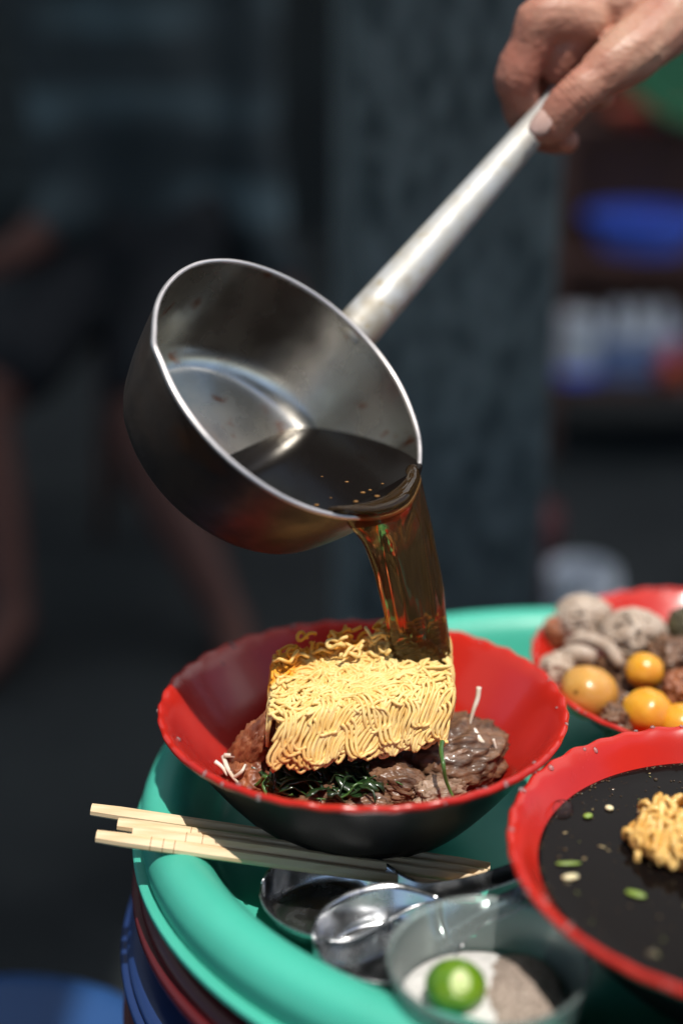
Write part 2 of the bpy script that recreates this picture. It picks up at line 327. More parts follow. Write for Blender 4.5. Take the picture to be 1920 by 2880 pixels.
def stool(cx, cy, top, rad, m, label, rz=0., square=False):
    t = empty('plastic_stool', (cx, cy, GZ), label, 'stool', 'plastic stools')
    pf = smoothprof([(0, top - .004), (rad * .5, top - .004), (rad * .85, top - .001), (rad * .97, top - .004), (rad, top - .012), (rad, top - .045), (rad - .004, top - .046), (rad - .008, top - .014), (0, top - .012)], 2)
    V, F = lathe(pf, 40); mk('seat', V + [cx, cy, 0], F, m, t)
    for k in range(4):
        w = rz + math.pi / 4 + k * math.pi / 2; a = np.array([cx + rad * .78 * math.cos(w), cy + rad * .78 * math.sin(w), top - .02]); b = np.array([cx + rad * .98 * math.cos(w), cy + rad * .98 * math.sin(w), GZ])
        mk('leg', *tube([a, b], [.02, .016], 8, flat=.6), m, t)
    return t
stool(cx, Y0 + .06, cz - .12, .15, M_dkwood, 'dark red stool under the seated customer')
stool(-.24, .02, -.225, .15, M_bluestool, 'blue plastic stool at the bottom left corner beside the table')

# rack of goods at the right, far out of focus
M_rack = mat('rack_wood', (.13, .055, .038), .7, col2=(.08, .034, .025), nscale=6)
M_bluebr = mat('bright_blue_plastic', (.10, .21, .95), .4)
M_whitepl = mat('white_plastic', (.72, .74, .78), .4)
M_greenpl = mat('green_plastic', (.02, .17, .07), .45)
M_orange = mat('orange_plastic', (.75, .10, .03), .4)
M_pink = mat('pink_plastic', (.75, .16, .30), .4)
YR = 2.02
x0 = at(1570, 900, YR)[0]; x1 = x0 + .62; zl = at(1700, 1068, YR)[2]; zu = at(1700, 745, YR)[2]; zt = .150
rk = empty('wooden_rack', ((x0 + x1) / 2, YR + .12, GZ), 'dark brown wooden rack of plastic goods at right behind the table', 'rack')
for zz, dy in ((zl, 0.), (zu, .08), (zt, .20)): mk('shelf', *box(((x0 + x1) / 2, YR + .11 + dy / 2, zz - .011), (x1 - x0, .30 - dy, .022), bev=.003), M_rack, rk)
for xx in (x0 - .02, x1 + .02):
    for yy in (YR - .03, YR + .25): mk('post', *box((xx, yy, (zt + GZ) / 2), (.035, .035, zt - GZ), bev=.004), M_rack, rk)
mk('back_panel', *box(((x0 + x1) / 2, YR + .29, (zl + zt) / 2 + .02), (x1 - x0 + .07, .016, zt - zl + .1), bev=.003), M_rack, rk)
def basin(c, r, h, m, name, label, cat, tilt=0., grp=None):
    pf = smoothprof([(0, .004), (r * .62, .004), (r * .72, .012), (r * .93, h * .92), (r * 1.0, h), (r * 1.04, h - .002), (r * 1.04, h - .012), (r * .96, h - .013), (r * .75, .006), (r * .66, 0), (0, 0)], 3)
    V, F = lathe(pf, 40); M = np.array(Matrix.Rotation(tilt, 3, 'X')); V = V @ M.T
    V[:, 2] -= V[:, 2].min(); V = V + c; return tag(mk(name, V, F, m), label, cat, grp)
a = at(1830, 640, YR); basin((a[0] + .02, YR + .16, zu + .0005), .115, .070, M_bluebr, 'plastic_basin', 'bright blue plastic basin on the middle shelf of the rack', 'basin')
a = at(2010, 240, YR); basin((a[0], YR + .20, zt + .0005), .15, .10, M_greenpl, 'plastic_basin', 'large green plastic basin leaning on top of the rack at upper right', 'basin', R(72))
a = at(1850, 330, YR); basin((a[0] + .01, YR + .19, zt + .0005), .07, .03, M_orange, 'plastic_plate', 'orange dish under the green basin on top of the rack', 'dish')
a = at(1615, 930, YR); V, F = box((a[0], YR + .03, zl + .056), (.085, .10, .110), bev=.012); tb = empty('storage_tub', (a[0], YR + .03, zl), 'white square plastic tub on the lower shelf beside the pillar', 'tub')
mk('tub_body', V, F, M_whitepl, tb); mk('lid', *box((a[0], YR + .03, zl + .116), (.092, .107, .012), bev=.004), M_whitepl, tb)
mk('base_band', *box((a[0], YR + .03, zl + .013), (.089, .104, .024), bev=.004), M_bluebr, tb)
M_pblue = mat('pale_blue_plastic', (.20, .28, .52), .4)
a = at(1760, 950, YR); ct = empty('bottle_crate', (a[0] + .05, YR + .04, zl), 'pale blue crate with white packets on the lower rack shelf', 'crate')
for k in range(4): mk('crate_slat', *box((a[0] + .03, YR - .02, zl + .016 + k * .026), (.15, .008, .020), bev=.003), M_pblue if k < 3 else M_whitepl, ct)
for dx in (-.048, .108): mk('side_panel', *box((a[0] + dx, YR + .055, zl + .05), (.007, .14, .098), bev=.002), M_pblue, ct)
mk('crate_floor', *box((a[0] + .03, YR + .055, zl + .005), (.148, .138, .008), bev=.002), M_pblue, ct)
for k in range(3): tag(mk('packet', *blob((a[0] - .012 + k * .045, YR + .05, zl + .075), (.019, .03, .065), amp=.08, sub=3, seed=k), M_whitepl), ['white packet at the left end of the pale blue crate', 'middle white packet in the pale blue crate', 'white packet at the right end of the pale blue crate'][k], 'packet', 'white packets in the crate')
a = at(1895, 1015, YR - .06); V, F = blob((a[0], YR - .035 + .001, zl + .032), (.026, .026, .032), amp=.03, sub=3); 
bt = empty('lidded_jar', (a[0], YR - .035, zl), 'small orange jar at the right edge of the lower rack shelf', 'jar'); mk('jar_body', V, F, M_orange, bt)
mk('cap', *tube([(a[0], YR - .035, zl + .060), (a[0], YR - .035, zl + .075)], .017, 16), M_pink, bt)
a = at(1905, 680, YR - .05); cpv = smoothprof([(0, .002), (.014, .002), (.022, .05), (.024, .052), (.0235, .046), (.016, 0), (0, 0)], 3); V, F = lathe(cpv, 24)
tag(mk('drinking_cup', V + [a[0] + .014, YR + .135, zu + .0005], F, M_pink), 'pink plastic cup before the blue basin on the rack', 'cup')
# white bucket with a red stool beside it
a = PZ(1640, 1700, GZ); bx, by = a[0], 1.12
a = at(1640, 1580, by); bk = empty('white_bucket', (a[0], by, GZ), 'small white bucket on the pavement behind the back bowl', 'bucket')
V, F = lathe(smoothprof([(0, .004), (.035, .004), (.043, .13), (.046, .135), (.046, .125), (.039, .004), (.035, 0), (0, 0)], 3), 32); mk('bucket_body', V + [a[0], by, GZ], F, M_whitepl, bk)
th = np.linspace(0, math.pi, 16); mk('bail_handle', *tube([(a[0] + .045 * math.cos(t), by - .01 - .046 * math.sin(t) * .8, GZ + .128 - .015 * math.sin(t)) for t in th], .003, 6), M_steel, bk)
a2 = at(1550, 1620, 1.16); stool(a2[0] - .06, 1.27, a2[2] + .06, .085, M_redpl, 'small dark red stool behind the pillar foot next to the white bucket')

# ---------------------------------------------------------------- table: mint tray on a stack of red and blue tubs
TC = np.array([.131, .0]); TA, TB = .248, .222
def oval(prof, n=128, c=TC, z0=0., A=TA, B=TB):
    """prof: (inset, z)"""
    V = []; F = []
    for ins, z in prof:
        for k in range(n):
            w = 2 * math.pi * k / n; V.append((c[0] + (A - ins) * math.cos(w), c[1] + (B - ins) * math.sin(w), z0 + z))
    for i in range(len(prof) - 1):
        for k in range(n): F.append([i * n + k, i * n + (k + 1) % n, (i + 1) * n + (k + 1) % n, (i + 1) * n + k])
    return V, F, n
def closed_oval(prof, **kw):
    V, F, n = oval(prof, **kw); F.append(list(range(len(V) - n, len(V)))); F.append(list(range(n))[::-1]); return V, F
tr = empty('serving_tray', (TC[0], TC[1], 0), 'mint green oval plastic tray with thick rolled rim holding the bowls', 'tray')
pf = smoothprof([(.050, -.007), (.014, -.006), (.0035, .004), (.0005, .018), (.0015, .0245), (.0055, .0305), (.0125, .0335), (.0205, .0325), (.0275, .0265), (.0325, .0165), (.0375, .0055), (.045, .0005), (.060, 0)], 3)
V, F = closed_oval(pf); mk('tray_body', V, F, M_tray, tr)
V, F, _ = oval(smoothprof([(.008, .0090), (-.0025, .0090), (-.0036, .0070), (-.0025, .0050), (.008, .0050)], 3)); mk('rim_ledge', V, F, M_tray, tr)
def tub(z1, h, m, dx, grow, label, nm):
    c = (TC[0] + dx, TC[1]); t = empty('plastic_tub', (c[0], c[1], z1 - h), label, 'tub', 'stacked tubs under the tray')
    pf = smoothprof([(.03, 0), (.012, 0), (.004, h * .5), (.0, h * .72), (-.003, h * .86), (.001, h * .97), (.008, h), (.02, h)], 3)
    V, F = closed_oval([(p[0] - grow, p[1]) for p in pf], c=c, z0=z1 - h); mk('tub_body', V, F, m, t)
    V, F, _ = oval(smoothprof([(.001 - grow, h * .60), (-.0055 - grow, h * .62), (-.0065 - grow, h * .70), (-.0055 - grow, h * .78), (.001 - grow, h * .8)], 3), c=c, z0=z1 - h); mk('tub_lip', V, F, m, t)
tub(-.0085, .040, M_redpl, -.002, -.003, 'dark red plastic tub directly under the mint tray', 'r')
tub(-.0490, .036, M_bluepl, -.007, .000, 'navy blue plastic tub between the two dark red tubs', 'b')
tub(-.0855, .045, M_redpl, -.008, .000, 'dark red plastic tub below the upper blue tub', 'r')
tub(-.1310, .030, M_bluepl, -.010, .000, 'lower navy blue tub of the stack', 'b')
tub(-.1615, .3085, M_redpl, -.010, .000, 'tall dark red tub standing on the pavement at the bottom of the stack', 'r')

# ---------------------------------------------------------------- bowls
def bowl_prof(Rm, H):
    k = Rm / .105; h = H / .0755
    inner = [(0, .0065), (.028, .007), (.042, .0105), (.058, .0215), (.073, .0385), (.085, .0535), (.093, .0640), (.0985, .0715), (.1022, .0752), (.1045, .0760), (.1058, .0745), (.1052, .0725)]
    outer = [(.1052, .0725), (.1015, .0705), (.096, .0645), (.087, .0515), (.075, .0355), (.060, .0185), (.046, .0085), (.041, .0045), (.040, 0), (.036, 0), (.035, .004), (0, .0045)]
    f = lambda P: smoothprof([(a * k, b * h) for a, b in P], 4)
    return f(inner), f(outer)
def bowl(c, Rm, H, label, ns=40, drops=26, seed=0, tilt=0.):
    c = np.array(c, float); t = empty('soup_bowl', c, label, 'bowl', 'red and black soup bowls')
    pi, po = bowl_prof(Rm, H)
    def scal(r, z, a, i):
        w = max(0, min(1, (r / Rm - .86) / .12)); w = w * w
        s = .62 * math.sin(ns * a) + .25 * math.sin(ns * .5 * a + 1.7 * math.sin(3 * a)) + .15 * math.sin(7 * a + seed)
        return r + .00045 * w * s, z + .0007 * w * s
    V, F = lathe(pi, 240, scal); mk('red_lining', V + c, F, M_red, t)
    V, F = lathe(po, 240, scal); mk('black_outside', V + c, F, M_black, t)
    rg = np.random.default_rng(seed); parts = []
    for _ in range(drops):
        w = rg.uniform(0, 2 * math.pi); i = int(rg.uniform(.62, .94) * (len(pi) - 1)); r, z = scal(pi[i][0], pi[i][1], w, i); s = rg.uniform(.0006, .0017)
        v, f = ico(2); tn = np.array(pi[min(i + 1, len(pi) - 1)]) - np.array(pi[i - 1]); tn /= np.linalg.norm(tn)
        er = np.array([math.cos(w), math.sin(w), 0]); T = er * tn[0] + np.array([0, 0, tn[1]]); Nn = np.array([0, 0, tn[0]]) - er * tn[1]; B = np.cross(Nn, T)
        el = rg.uniform(.8, 1.5)
        parts.append(((v[:, :1] * s * el) * T + (v[:, 1:2] * s * .9) * B + (v[:, 2:] * s * .6) * Nn + er * r + [0, 0, z] + Nn * s * .15, f))
    t.rotation_euler = (tilt, 0, 0)
    V, F = join(parts); tag(mk('water_drops', V + c, F, M_drop, t), kind='stuff')
    return t
B1 = (0, 0, .0005); B2 = (.206, .092, .0005); B3 = (.1685, -.1235, .0005)
bowl(B1, .105, .0755, 'red scalloped bowl with black outside being filled under the ladle', seed=1, drops=30, tilt=R(-1.8))
bowl(B2, .105, .0535, 'shallower red bowl at back right holding offal and yellow yolks', seed=2, drops=30)
bowl(B3, .106, .0725, 'red bowl at front right full of dark broth, cut by the right edge', seed=3, drops=40)

# ---------------------------------------------------------------- noodles
def sgc(om, npts):
    """one period of a sine-generated meander, advance and swing both scaled to 1"""
    s = np.linspace(0, 2 * math.pi, npts + 1); th = om * np.cos(s); dx = np.cos(th); dy = np.sin(th)
    x = np.concatenate([[0], np.cumsum((dx[1:] + dx[:-1]) / 2)]); y = np.concatenate([[0], np.cumsum((dy[1:] + dy[:-1]) / 2)])
    return x / x[-1], (y - (y.max() + y.min()) / 2) / ((y.max() - y.min()) / 2)
def meander(L, pitch, q0, A, shift, seed, om=1.95, pp=18, lean=.0035, warp=(.003, .004), rev=False):
    """(u, q, off) rows along a face of length L"""
    X, Y = sgc(om, pp); npd = int(L / pitch); out = []
    for k in range(npd):
        for j in range(pp):
            u = (k + X[j]) * pitch + shift; y = Y[j]
            if u < .002 or u > L - .002: continue
            am = A * (1 + .45 * noise.noise(Vector((u * 70, seed * 3.1, q0 * 50))))
            q = q0 + am * y + .22 * A * noise.noise(Vector((u * 45, seed * 1.7, 9)))
            uu = u + lean * y * (1 + 1.5 * noise.noise(Vector((u * 38, seed * .9, 4)))) + warp[0] * noise.noise(Vector((u * 110, q * 110, seed)))
            q += warp[1] * noise.noise(Vector((u * 100, q * 100, seed + 33)))
            off = .0013 * noise.noise(Vector((u * 160, q * 160, seed * 2.3))) + .0006 * math.sin(2 * math.pi * j / pp * 2 + seed)
            out.append((uu, q, off))
    return out[::-1] if rev else out
def face_map(e, a, b, nt, ns, rr=.007):
    """face whose top edge starts at e and runs along a; b points inward over the top; nt up, ns outward"""
    def f(u, q, off):
        if q <= -rr: return e + a * u + ns * off + nt * q
        if q >= rr: return e + a * u + b * q + nt * off
        ph = (q + rr) / (2 * rr) * math.pi / 2; c = e + a * u - nt * rr + b * rr
        return c + (ns * math.cos(ph) + nt * math.sin(ph)) * (rr + off)
    return f
def unit(v): v = np.asarray(v, float); return v / np.linalg.norm(v)
FL = PZ(750, 2024, .091); FR = PZ(1280, 1945, .093); BR = PZ(1264, 1772, .105); BL = PZ(765, 1838, .101)
nb = empty('instant_noodle_block', (FL + FR + BL + BR) / 4 - [0, 0, .026], 'square block of curly dried instant noodles lying in the middle bowl', 'noodles')
nblabel = nb
ax = unit(FR - FL); bx_ = unit((BL - FL) + (BR - FR)); ntp = unit(np.cross(ax, bx_)); TH = .027
LF = np.linalg.norm(FR - FL); LS = np.linalg.norm(BL - FL); LS2 = np.linalg.norm(BR - FR); LB = np.linalg.norm(BR - BL)
# back painted orange for soaking and amber light in the pan's shade, toasted corner at the front left
c0l = np.array(nb.location)
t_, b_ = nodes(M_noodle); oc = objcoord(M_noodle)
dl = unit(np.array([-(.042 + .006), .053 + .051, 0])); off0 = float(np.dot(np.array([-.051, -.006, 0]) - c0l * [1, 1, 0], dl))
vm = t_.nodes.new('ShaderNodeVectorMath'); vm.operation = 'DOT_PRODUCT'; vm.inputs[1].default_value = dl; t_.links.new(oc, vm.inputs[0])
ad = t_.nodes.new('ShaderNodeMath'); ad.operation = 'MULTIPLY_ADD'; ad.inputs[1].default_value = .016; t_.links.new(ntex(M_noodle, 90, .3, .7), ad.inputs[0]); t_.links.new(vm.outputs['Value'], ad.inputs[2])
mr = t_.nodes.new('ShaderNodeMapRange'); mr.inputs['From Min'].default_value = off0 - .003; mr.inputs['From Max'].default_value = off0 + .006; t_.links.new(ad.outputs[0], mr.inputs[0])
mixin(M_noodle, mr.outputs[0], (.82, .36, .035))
dv = t_.nodes.new('ShaderNodeVectorMath'); dv.operation = 'DISTANCE'; dv.inputs[1].default_value = PZ(795, 2130, .069) - c0l; t_.links.new(oc, dv.inputs[0])
mr = t_.nodes.new('ShaderNodeMapRange'); mr.inputs['From Min'].default_value = .017; mr.inputs['From Max'].default_value = .006; mr.inputs['To Max'].default_value = .75; t_.links.new(dv.outputs['Value'], mr.inputs[0])
mixin(M_noodle, mr.outputs[0], (.58, .22, .05))
RN = .00094
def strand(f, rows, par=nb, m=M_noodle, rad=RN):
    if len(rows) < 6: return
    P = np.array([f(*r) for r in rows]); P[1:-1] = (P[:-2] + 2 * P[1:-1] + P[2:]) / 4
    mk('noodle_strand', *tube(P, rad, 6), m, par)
# top rows: strands laid mostly along the block, wavy, crossing each other
ftop = lambda u, q, off: (FL + (FR - FL) * (u / LF)) * (1 - q / LS) + (BL + (BR - BL) * (u / LF)) * (q / LS) + ntp * (off - .0010)
def clampf(f): return lambda u, q, off: f(min(LF - .0012, max(.0012, u)), min(LS, q), off)
q = .003; sd = 1
lay = 0
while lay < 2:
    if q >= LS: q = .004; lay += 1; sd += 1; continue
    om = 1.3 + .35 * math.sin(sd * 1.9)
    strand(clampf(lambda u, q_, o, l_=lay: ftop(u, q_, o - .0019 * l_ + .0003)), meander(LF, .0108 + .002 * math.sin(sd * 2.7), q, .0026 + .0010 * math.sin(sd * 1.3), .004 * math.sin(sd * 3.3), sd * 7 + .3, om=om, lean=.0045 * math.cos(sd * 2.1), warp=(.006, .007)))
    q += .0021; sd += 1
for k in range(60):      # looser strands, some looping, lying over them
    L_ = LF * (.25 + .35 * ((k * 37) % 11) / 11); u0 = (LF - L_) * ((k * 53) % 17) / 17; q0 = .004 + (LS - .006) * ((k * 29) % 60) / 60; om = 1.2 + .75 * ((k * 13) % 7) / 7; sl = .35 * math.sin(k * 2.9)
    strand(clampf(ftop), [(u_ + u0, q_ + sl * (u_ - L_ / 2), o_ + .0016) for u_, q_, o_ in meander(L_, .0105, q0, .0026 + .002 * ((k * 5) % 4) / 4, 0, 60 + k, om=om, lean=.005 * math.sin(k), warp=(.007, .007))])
rgn = np.random.default_rng(21)
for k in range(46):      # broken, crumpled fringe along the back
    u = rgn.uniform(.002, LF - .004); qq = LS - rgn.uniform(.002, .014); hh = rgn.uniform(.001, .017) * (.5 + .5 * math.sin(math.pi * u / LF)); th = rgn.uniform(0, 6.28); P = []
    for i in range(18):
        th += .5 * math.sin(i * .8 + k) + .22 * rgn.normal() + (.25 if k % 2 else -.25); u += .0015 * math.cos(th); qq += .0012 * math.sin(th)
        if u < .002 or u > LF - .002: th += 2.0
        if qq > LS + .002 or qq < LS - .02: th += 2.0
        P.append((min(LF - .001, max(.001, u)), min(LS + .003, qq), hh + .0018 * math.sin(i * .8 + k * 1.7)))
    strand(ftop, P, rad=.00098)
# side faces
dn_ = unit(ntp * .84 + bx_ * .54); no_ = unit(-bx_ * .84 + ntp * .54)
def ff(u, q, off, rr=.006):
    A = lambda q: FL + ax * u + no_ * off + dn_ * q
    B = lambda q: FL + ax * u + bx_ * q + ntp * off
    if q <= -rr: return A(q)
    if q >= rr: return B(q)
    t = (q + rr) / (2 * rr); m = FL + ax * u + (no_ + ntp) * (off * .6 + .0006)
    return A(-rr) * (1 - t) ** 2 + m * 2 * t * (1 - t) + B(rr) * t * t

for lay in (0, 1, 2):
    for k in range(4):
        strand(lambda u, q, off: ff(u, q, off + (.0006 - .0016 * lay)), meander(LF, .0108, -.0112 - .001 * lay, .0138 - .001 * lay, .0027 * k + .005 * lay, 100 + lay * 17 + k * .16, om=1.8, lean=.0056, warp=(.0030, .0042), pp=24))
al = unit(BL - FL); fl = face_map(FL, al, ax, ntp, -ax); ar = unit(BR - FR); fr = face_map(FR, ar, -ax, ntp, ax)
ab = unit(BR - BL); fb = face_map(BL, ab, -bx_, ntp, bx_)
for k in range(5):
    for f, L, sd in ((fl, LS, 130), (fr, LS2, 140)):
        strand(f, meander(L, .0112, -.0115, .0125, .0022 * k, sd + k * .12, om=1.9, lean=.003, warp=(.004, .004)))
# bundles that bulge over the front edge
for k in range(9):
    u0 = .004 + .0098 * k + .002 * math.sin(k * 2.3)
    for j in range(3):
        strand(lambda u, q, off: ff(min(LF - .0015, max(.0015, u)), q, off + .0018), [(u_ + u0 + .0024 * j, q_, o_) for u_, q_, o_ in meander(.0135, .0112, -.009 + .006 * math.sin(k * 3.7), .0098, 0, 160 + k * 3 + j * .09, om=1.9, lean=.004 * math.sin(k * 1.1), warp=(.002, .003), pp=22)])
V = []; ins = .0045
for zz in (-.0042, -TH + .003):
    for p, sx, sy in ((FL, 1, 1), (FR, -1, 1), (BR, -1, -1), (BL, 1, -1)): V.append(p + ax * ins * sx + bx_ * (ins * sy - (.0125 if zz < -.01 and sy > 0 else 0)) + ntp * zz)
M_core = mat('noodle_inside', (.50, .26, .06), .6)
mk('noodle_core', V, [[0, 1, 2, 3], [7, 6, 5, 4], [0, 4, 5, 1], [1, 5, 6, 2], [2, 6, 7, 3], [3, 7, 4, 0]], M_core, nb, smooth=False)

# ---------------------------------------------------------------- food in the middle bowl
def chunk(name, px, py, z, rad, rot, m, label, cat, seed, grp=None, amp=.22, ridge=.15, sub=4, fine=.03, freq=2.):
    c = PZ(px, py, z); V, F = blob(c, rad, rot, amp * .9, freq * .8, 5, seed, ridge * .4, .014, fib=.15)
    return tag(mk(name, V, F, m), label, cat, grp)
G1 = 'pieces of braised meat in the middle bowl'
def pool(c, z, r, label, cat='broth'):
    V, F = lathe([(0, z), (r * .3, z), (r * .6, z), (r * .85, z), (r * .97, z), (r, z + .0004), (r * .985, z - .002), (0, z - .003)], 96); return tag(mk('broth', V + [c[0], c[1], 0], F, M_broth), label, cat)
pool(B1, .031, .068, 'thin dark broth at the bottom of the middle bowl under the meat')
chunk('meat_chunk', 1268, 2130, .047, (.029, .025, .017), (.2, -.2, .5), M_meat, 'largest braised meat chunk, at the right under the noodle block', 'meat', 11, G1, .20, .28, 5, freq=2.4)
chunk('meat_chunk', 1185, 2060, .056, (.019, .017, .013), (.3, .1, .2), M_meat, 'meat chunk touching the right end of the noodle block from below', 'meat', 12, G1, .2, .2, 4)
chunk('meat_chunk', 1120, 2205, .049, (.016, .012, .009), (.2, .3, -.2), M_meat, 'glossy meat chunk right of the greens near the front rim', 'meat', 13, G1, .25, .3, 5)
chunk('meat_chunk', 1035, 2262, .044, (.016, .011, .007), (.1, .1, .3), M_meat, 'flat meat piece against the front rim below the greens', 'meat', 14, G1, .25, .3, 4)
chunk('meat_chunk', 905, 2262, .043, (.017, .012, .008), (.3, -.1, -.4), M_meat, 'meat piece at the front rim left of centre under the greens', 'meat', 15, G1, .25, .3, 4)
chunk('meat_chunk', 1235, 2232, .046, (.016, .010, .008), (.1, .2, .7), M_shred, 'pale shredded meat piece at the front right below the long green stem', 'meat', 16, G1, .3, .35, 5)
chunk('meat_chunk', 712, 2118, .057, (.011, .010, .029), (.30, .45, .2), M_meat2, 'reddish brown meat strip leaning left of the noodle block', 'meat', 17, G1, .2, .2, 5)
chunk('meat_chunk', 715, 2190, .046, (.013, .014, .012), (.2, .1, .2), M_meat2, 'reddish meat piece between sprouts and greens', 'meat', 18, G1, .2, .25, 4)
chunk('meat_chunk', 960, 2130, .046, (.040, .026, .014), (.1, .0, .3), M_meat, 'wide meat piece hidden under the noodle block', 'meat', 19, G1, .2, .2, 4)
chunk('meat_chunk', 1000, 1960, .056, (.036, .030, .016), (.1, .0, .3), M_meat, 'meat piece propping up the back of the noodle block', 'meat', 20, G1, .2, .2, 4)
# greens
gr = empty('water_spinach', PZ(890, 2190, .047), 'clump of limp dark green boiled leaves in front of the noodle block', 'greens')
rg = np.random.default_rng(5)
for k in range(110):
    px = rg.uniform(740, 1075); py = 2165 + rg.uniform(-45, 75) * (1 - abs(px - 890) / 400) + (px - 890) * .03
    p = PZ(px, py, .046 + rg.uniform(0, .010) - max(0, (py - 2210)) * .00006); L = rg.uniform(.014, .036); th = rg.uniform(-.9, 1.2) if rg.random() < .75 else rg.uniform(1.2, 2.2); P = []; w = rg.uniform(0, 6); dr = .0
    for i in range(12):
        t = (i / 11 - .5) * L; P.append(p + np.array([math.cos(th) * t, math.sin(th) * t * .8, .0035 * math.sin(w + i * .55) - .05 * abs(t)]) + np.array([.0035 * nz((i * .22, k, 0), 1.4), .0035 * nz((i * .22, k, 8), 1.4), .002 * nz((i * .3, k, 4), 1.5)]))
    r0 = rg.uniform(.0005, .0011)
    if k % 2 == 0: mk('leaf', *tube(P, [r0 * (1.2 + 3.4 * math.sin(math.pi * i / 11)) for i in range(12)], 6, flat=.16), M_green, gr)
    else: mk('stem', *tube(P, [r0 * (.7 + .5 * math.sin(math.pi * i / 11)) for i in range(12)], 6), M_green2 if k % 6 == 1 else M_green, gr)
V, F = blob(PZ(890, 2175, .0435), (.038, .021, .010), (0, 0, .2), .25, 3, 5, 31, .35, .10); mk('leaf_mass', V, F, M_green, gr)
P = [PZ(1243, 2085, .076), PZ(1240, 2110, .074), PZ(1246, 2150, .071), PZ(1252, 2190, .064), PZ(1264, 2222, .058), PZ(1274, 2242, .055)]
P = smoothprof(P, 5); tag(mk('green_stem', *tube(P, [.0013 - .0006 * i / len(P) for i in range(len(P))], 7), M_green2), 'single thin green stem lying over the large meat chunk at right', 'herb')
# sprouts
GS = 'bean sprouts in the middle bowl'
def sprout(pts, rad, label):
    P = smoothprof([PZ(*p) for p in pts], 5); tag(mk('bean_sprout', *tube(P, [rad * .74 * (1 - .5 * (i / (len(P) - 1)) ** 2) for i in range(len(P))], 8), M_white), label, 'sprout', GS)
sprout([(628, 2128, .055), (640, 2160, .053), (655, 2185, .052), (672, 2205, .049)], .0017, 'white bean sprout bent downwards at the left edge of the food')
sprout([(632, 2124, .057), (655, 2126, .058), (678, 2132, .058)], .0016, 'short white bean sprout pointing right at the left edge of the food')
sprout([(605, 2142, .055), (625, 2158, .053), (640, 2182, .050)], .0016, 'leftmost white bean sprout, low against the red wall')
sprout([(655, 2190, .051), (680, 2170, .056), (690, 2150, .058)], .0014, 'bean sprout crossing in front of the reddish meat strip')
sprout([(1346, 1932, .082), (1342, 1965, .076), (1330, 2000, .070), (1318, 2045, .062)], .0018, 'white bean sprout standing up behind the large meat chunk at right')
sprout([(1330, 2052, .064), (1352, 2085, .060), (1378, 2110, .056)], .0022, 'thick white bean sprout right of the large meat chunk')
sprout([(1386, 2078, .062), (1392, 2100, .058), (1396, 2120, .054)], .0010, 'thin brown tipped sprout at the far right of the food')
sprout([(1210, 2262, .046), (1245, 2256, .047), (1270, 2258, .047)], .0022, 'white sprout lying at the front rim below the long green stem')

# ---------------------------------------------------------------- food in the back right bowl
G2 = 'pieces of meat and offal in the back bowl'
def coil(c, r, nst, label, seed):
    """lump of folded pale tripe: thick ridges wound over a core"""
    c = np.array(c); t = empty('offal_lump', c, label, 'offal', 'pale offal lumps in the back bowl')
    V, F = blob(c, (r * .88, r * .8, r * .72), (0, 0, 0), .12, 2.5, 3, seed); mk('core', V, F, M_tripe, t)
    rg = np.random.default_rng(seed)
    for k in range(nst * 2):
        d = unit(rg.normal(size=3)); 
        if d[2] < -.2: d[2] *= -1
        a = unit(np.cross(d, rg.normal(size=3))); P = []
        p = d.copy()
        for i in range(22):
            a = unit(a + .95 * np.array([nz(p, 3, seed + k), nz(p, 3, seed + 40 + k), nz(p, 3, seed + 80)])); a = unit(a - p * (a @ p)); p = unit(p + .085 * a)
            P.append(c + p * np.array([r, r * .92, r * .82]) * (1 + .05 * nz(p, 4, seed)))
        mk('fold', *tube(P, [.0021 * math.sin(math.pi * (i + 1.5) / 24) ** .5 for i in range(22)], 7), M_tripe, t)
coil(PZ(1640, 1745, .060), .0175, 20, 'rounded lump of ridged pale offal at the back left of the yolks', 3)
coil(PZ(1780, 1790, .060), .0185, 22, 'ridged pale offal lump directly above the two stacked yellow yolks', 4)
for i, (pts, r, lb) in enumerate([
    ([(1590, 1810, .058), (1640, 1795, .063), (1690, 1812, .062), (1730, 1840, .060)], .0045, 'pale curved offal tube lying below the rounded lump'),
    ([(1575, 1850, .054), (1620, 1840, .060), (1675, 1850, .060)], .0062, 'whitest short offal tube just above the large tan yolk'),
    ([(1700, 1800, .062), (1725, 1840, .061), (1745, 1872, .057)], .0042, 'pale offal strip hanging down between the lumps')]):
    P = smoothprof([PZ(*p) for p in pts], 6); tag(mk('offal_tube', *tube(P, [r * math.sin(math.pi * (j + 2.5) / (len(P) + 4)) ** .6 for j in range(len(P))], 10), M_tripe), lb, 'offal', G2)
def yolk(px, py, z, r, m, label, seed, sq=(1, 1, .96)):
    c = PZ(px, py, z); V, F = blob(c, (r * sq[0], r * sq[1], r * sq[2]), (.2, .1, .4), .06, 1.1, 4, seed, 0, .007); tag(mk('egg_yolk', V, F, m), label, 'yolk', 'yolks in the back bowl')
yolk(1655, 1947, .050, .0166, M_yolk2, 'largest, tan coloured yolk at the left below the pale offal', 1, (1, 1, .9))
yolk(1811, 1886, .058, .0108, M_yolk, 'small bright yolk behind, uppermost of the yellow ones', 2)
yolk(1818, 2000, .051, .0138, M_yolk, 'bright yolk in front of the small one, second largest', 3, (1, 1, .92))
yolk(1912, 2040, .046, .0122, M_yolk, 'yolk cut by the right edge, lowest of the yellow ones', 4)
chunk('meat_chunk', 1562, 1890, .050, (.010, .010, .013), (.2, .3, .2), M_tripe, 'ragged pinkish meat scrap at the left wall of the back bowl', 'meat', 41, G2, .3, .3)
chunk('meat_chunk', 1735, 1890, .047, (.011, .010, .010), (.2, .3, .2), M_meat, 'crumbly brown meat between tan yolk and small bright yolk', 'meat', 42, G2, .35, .4, 5)
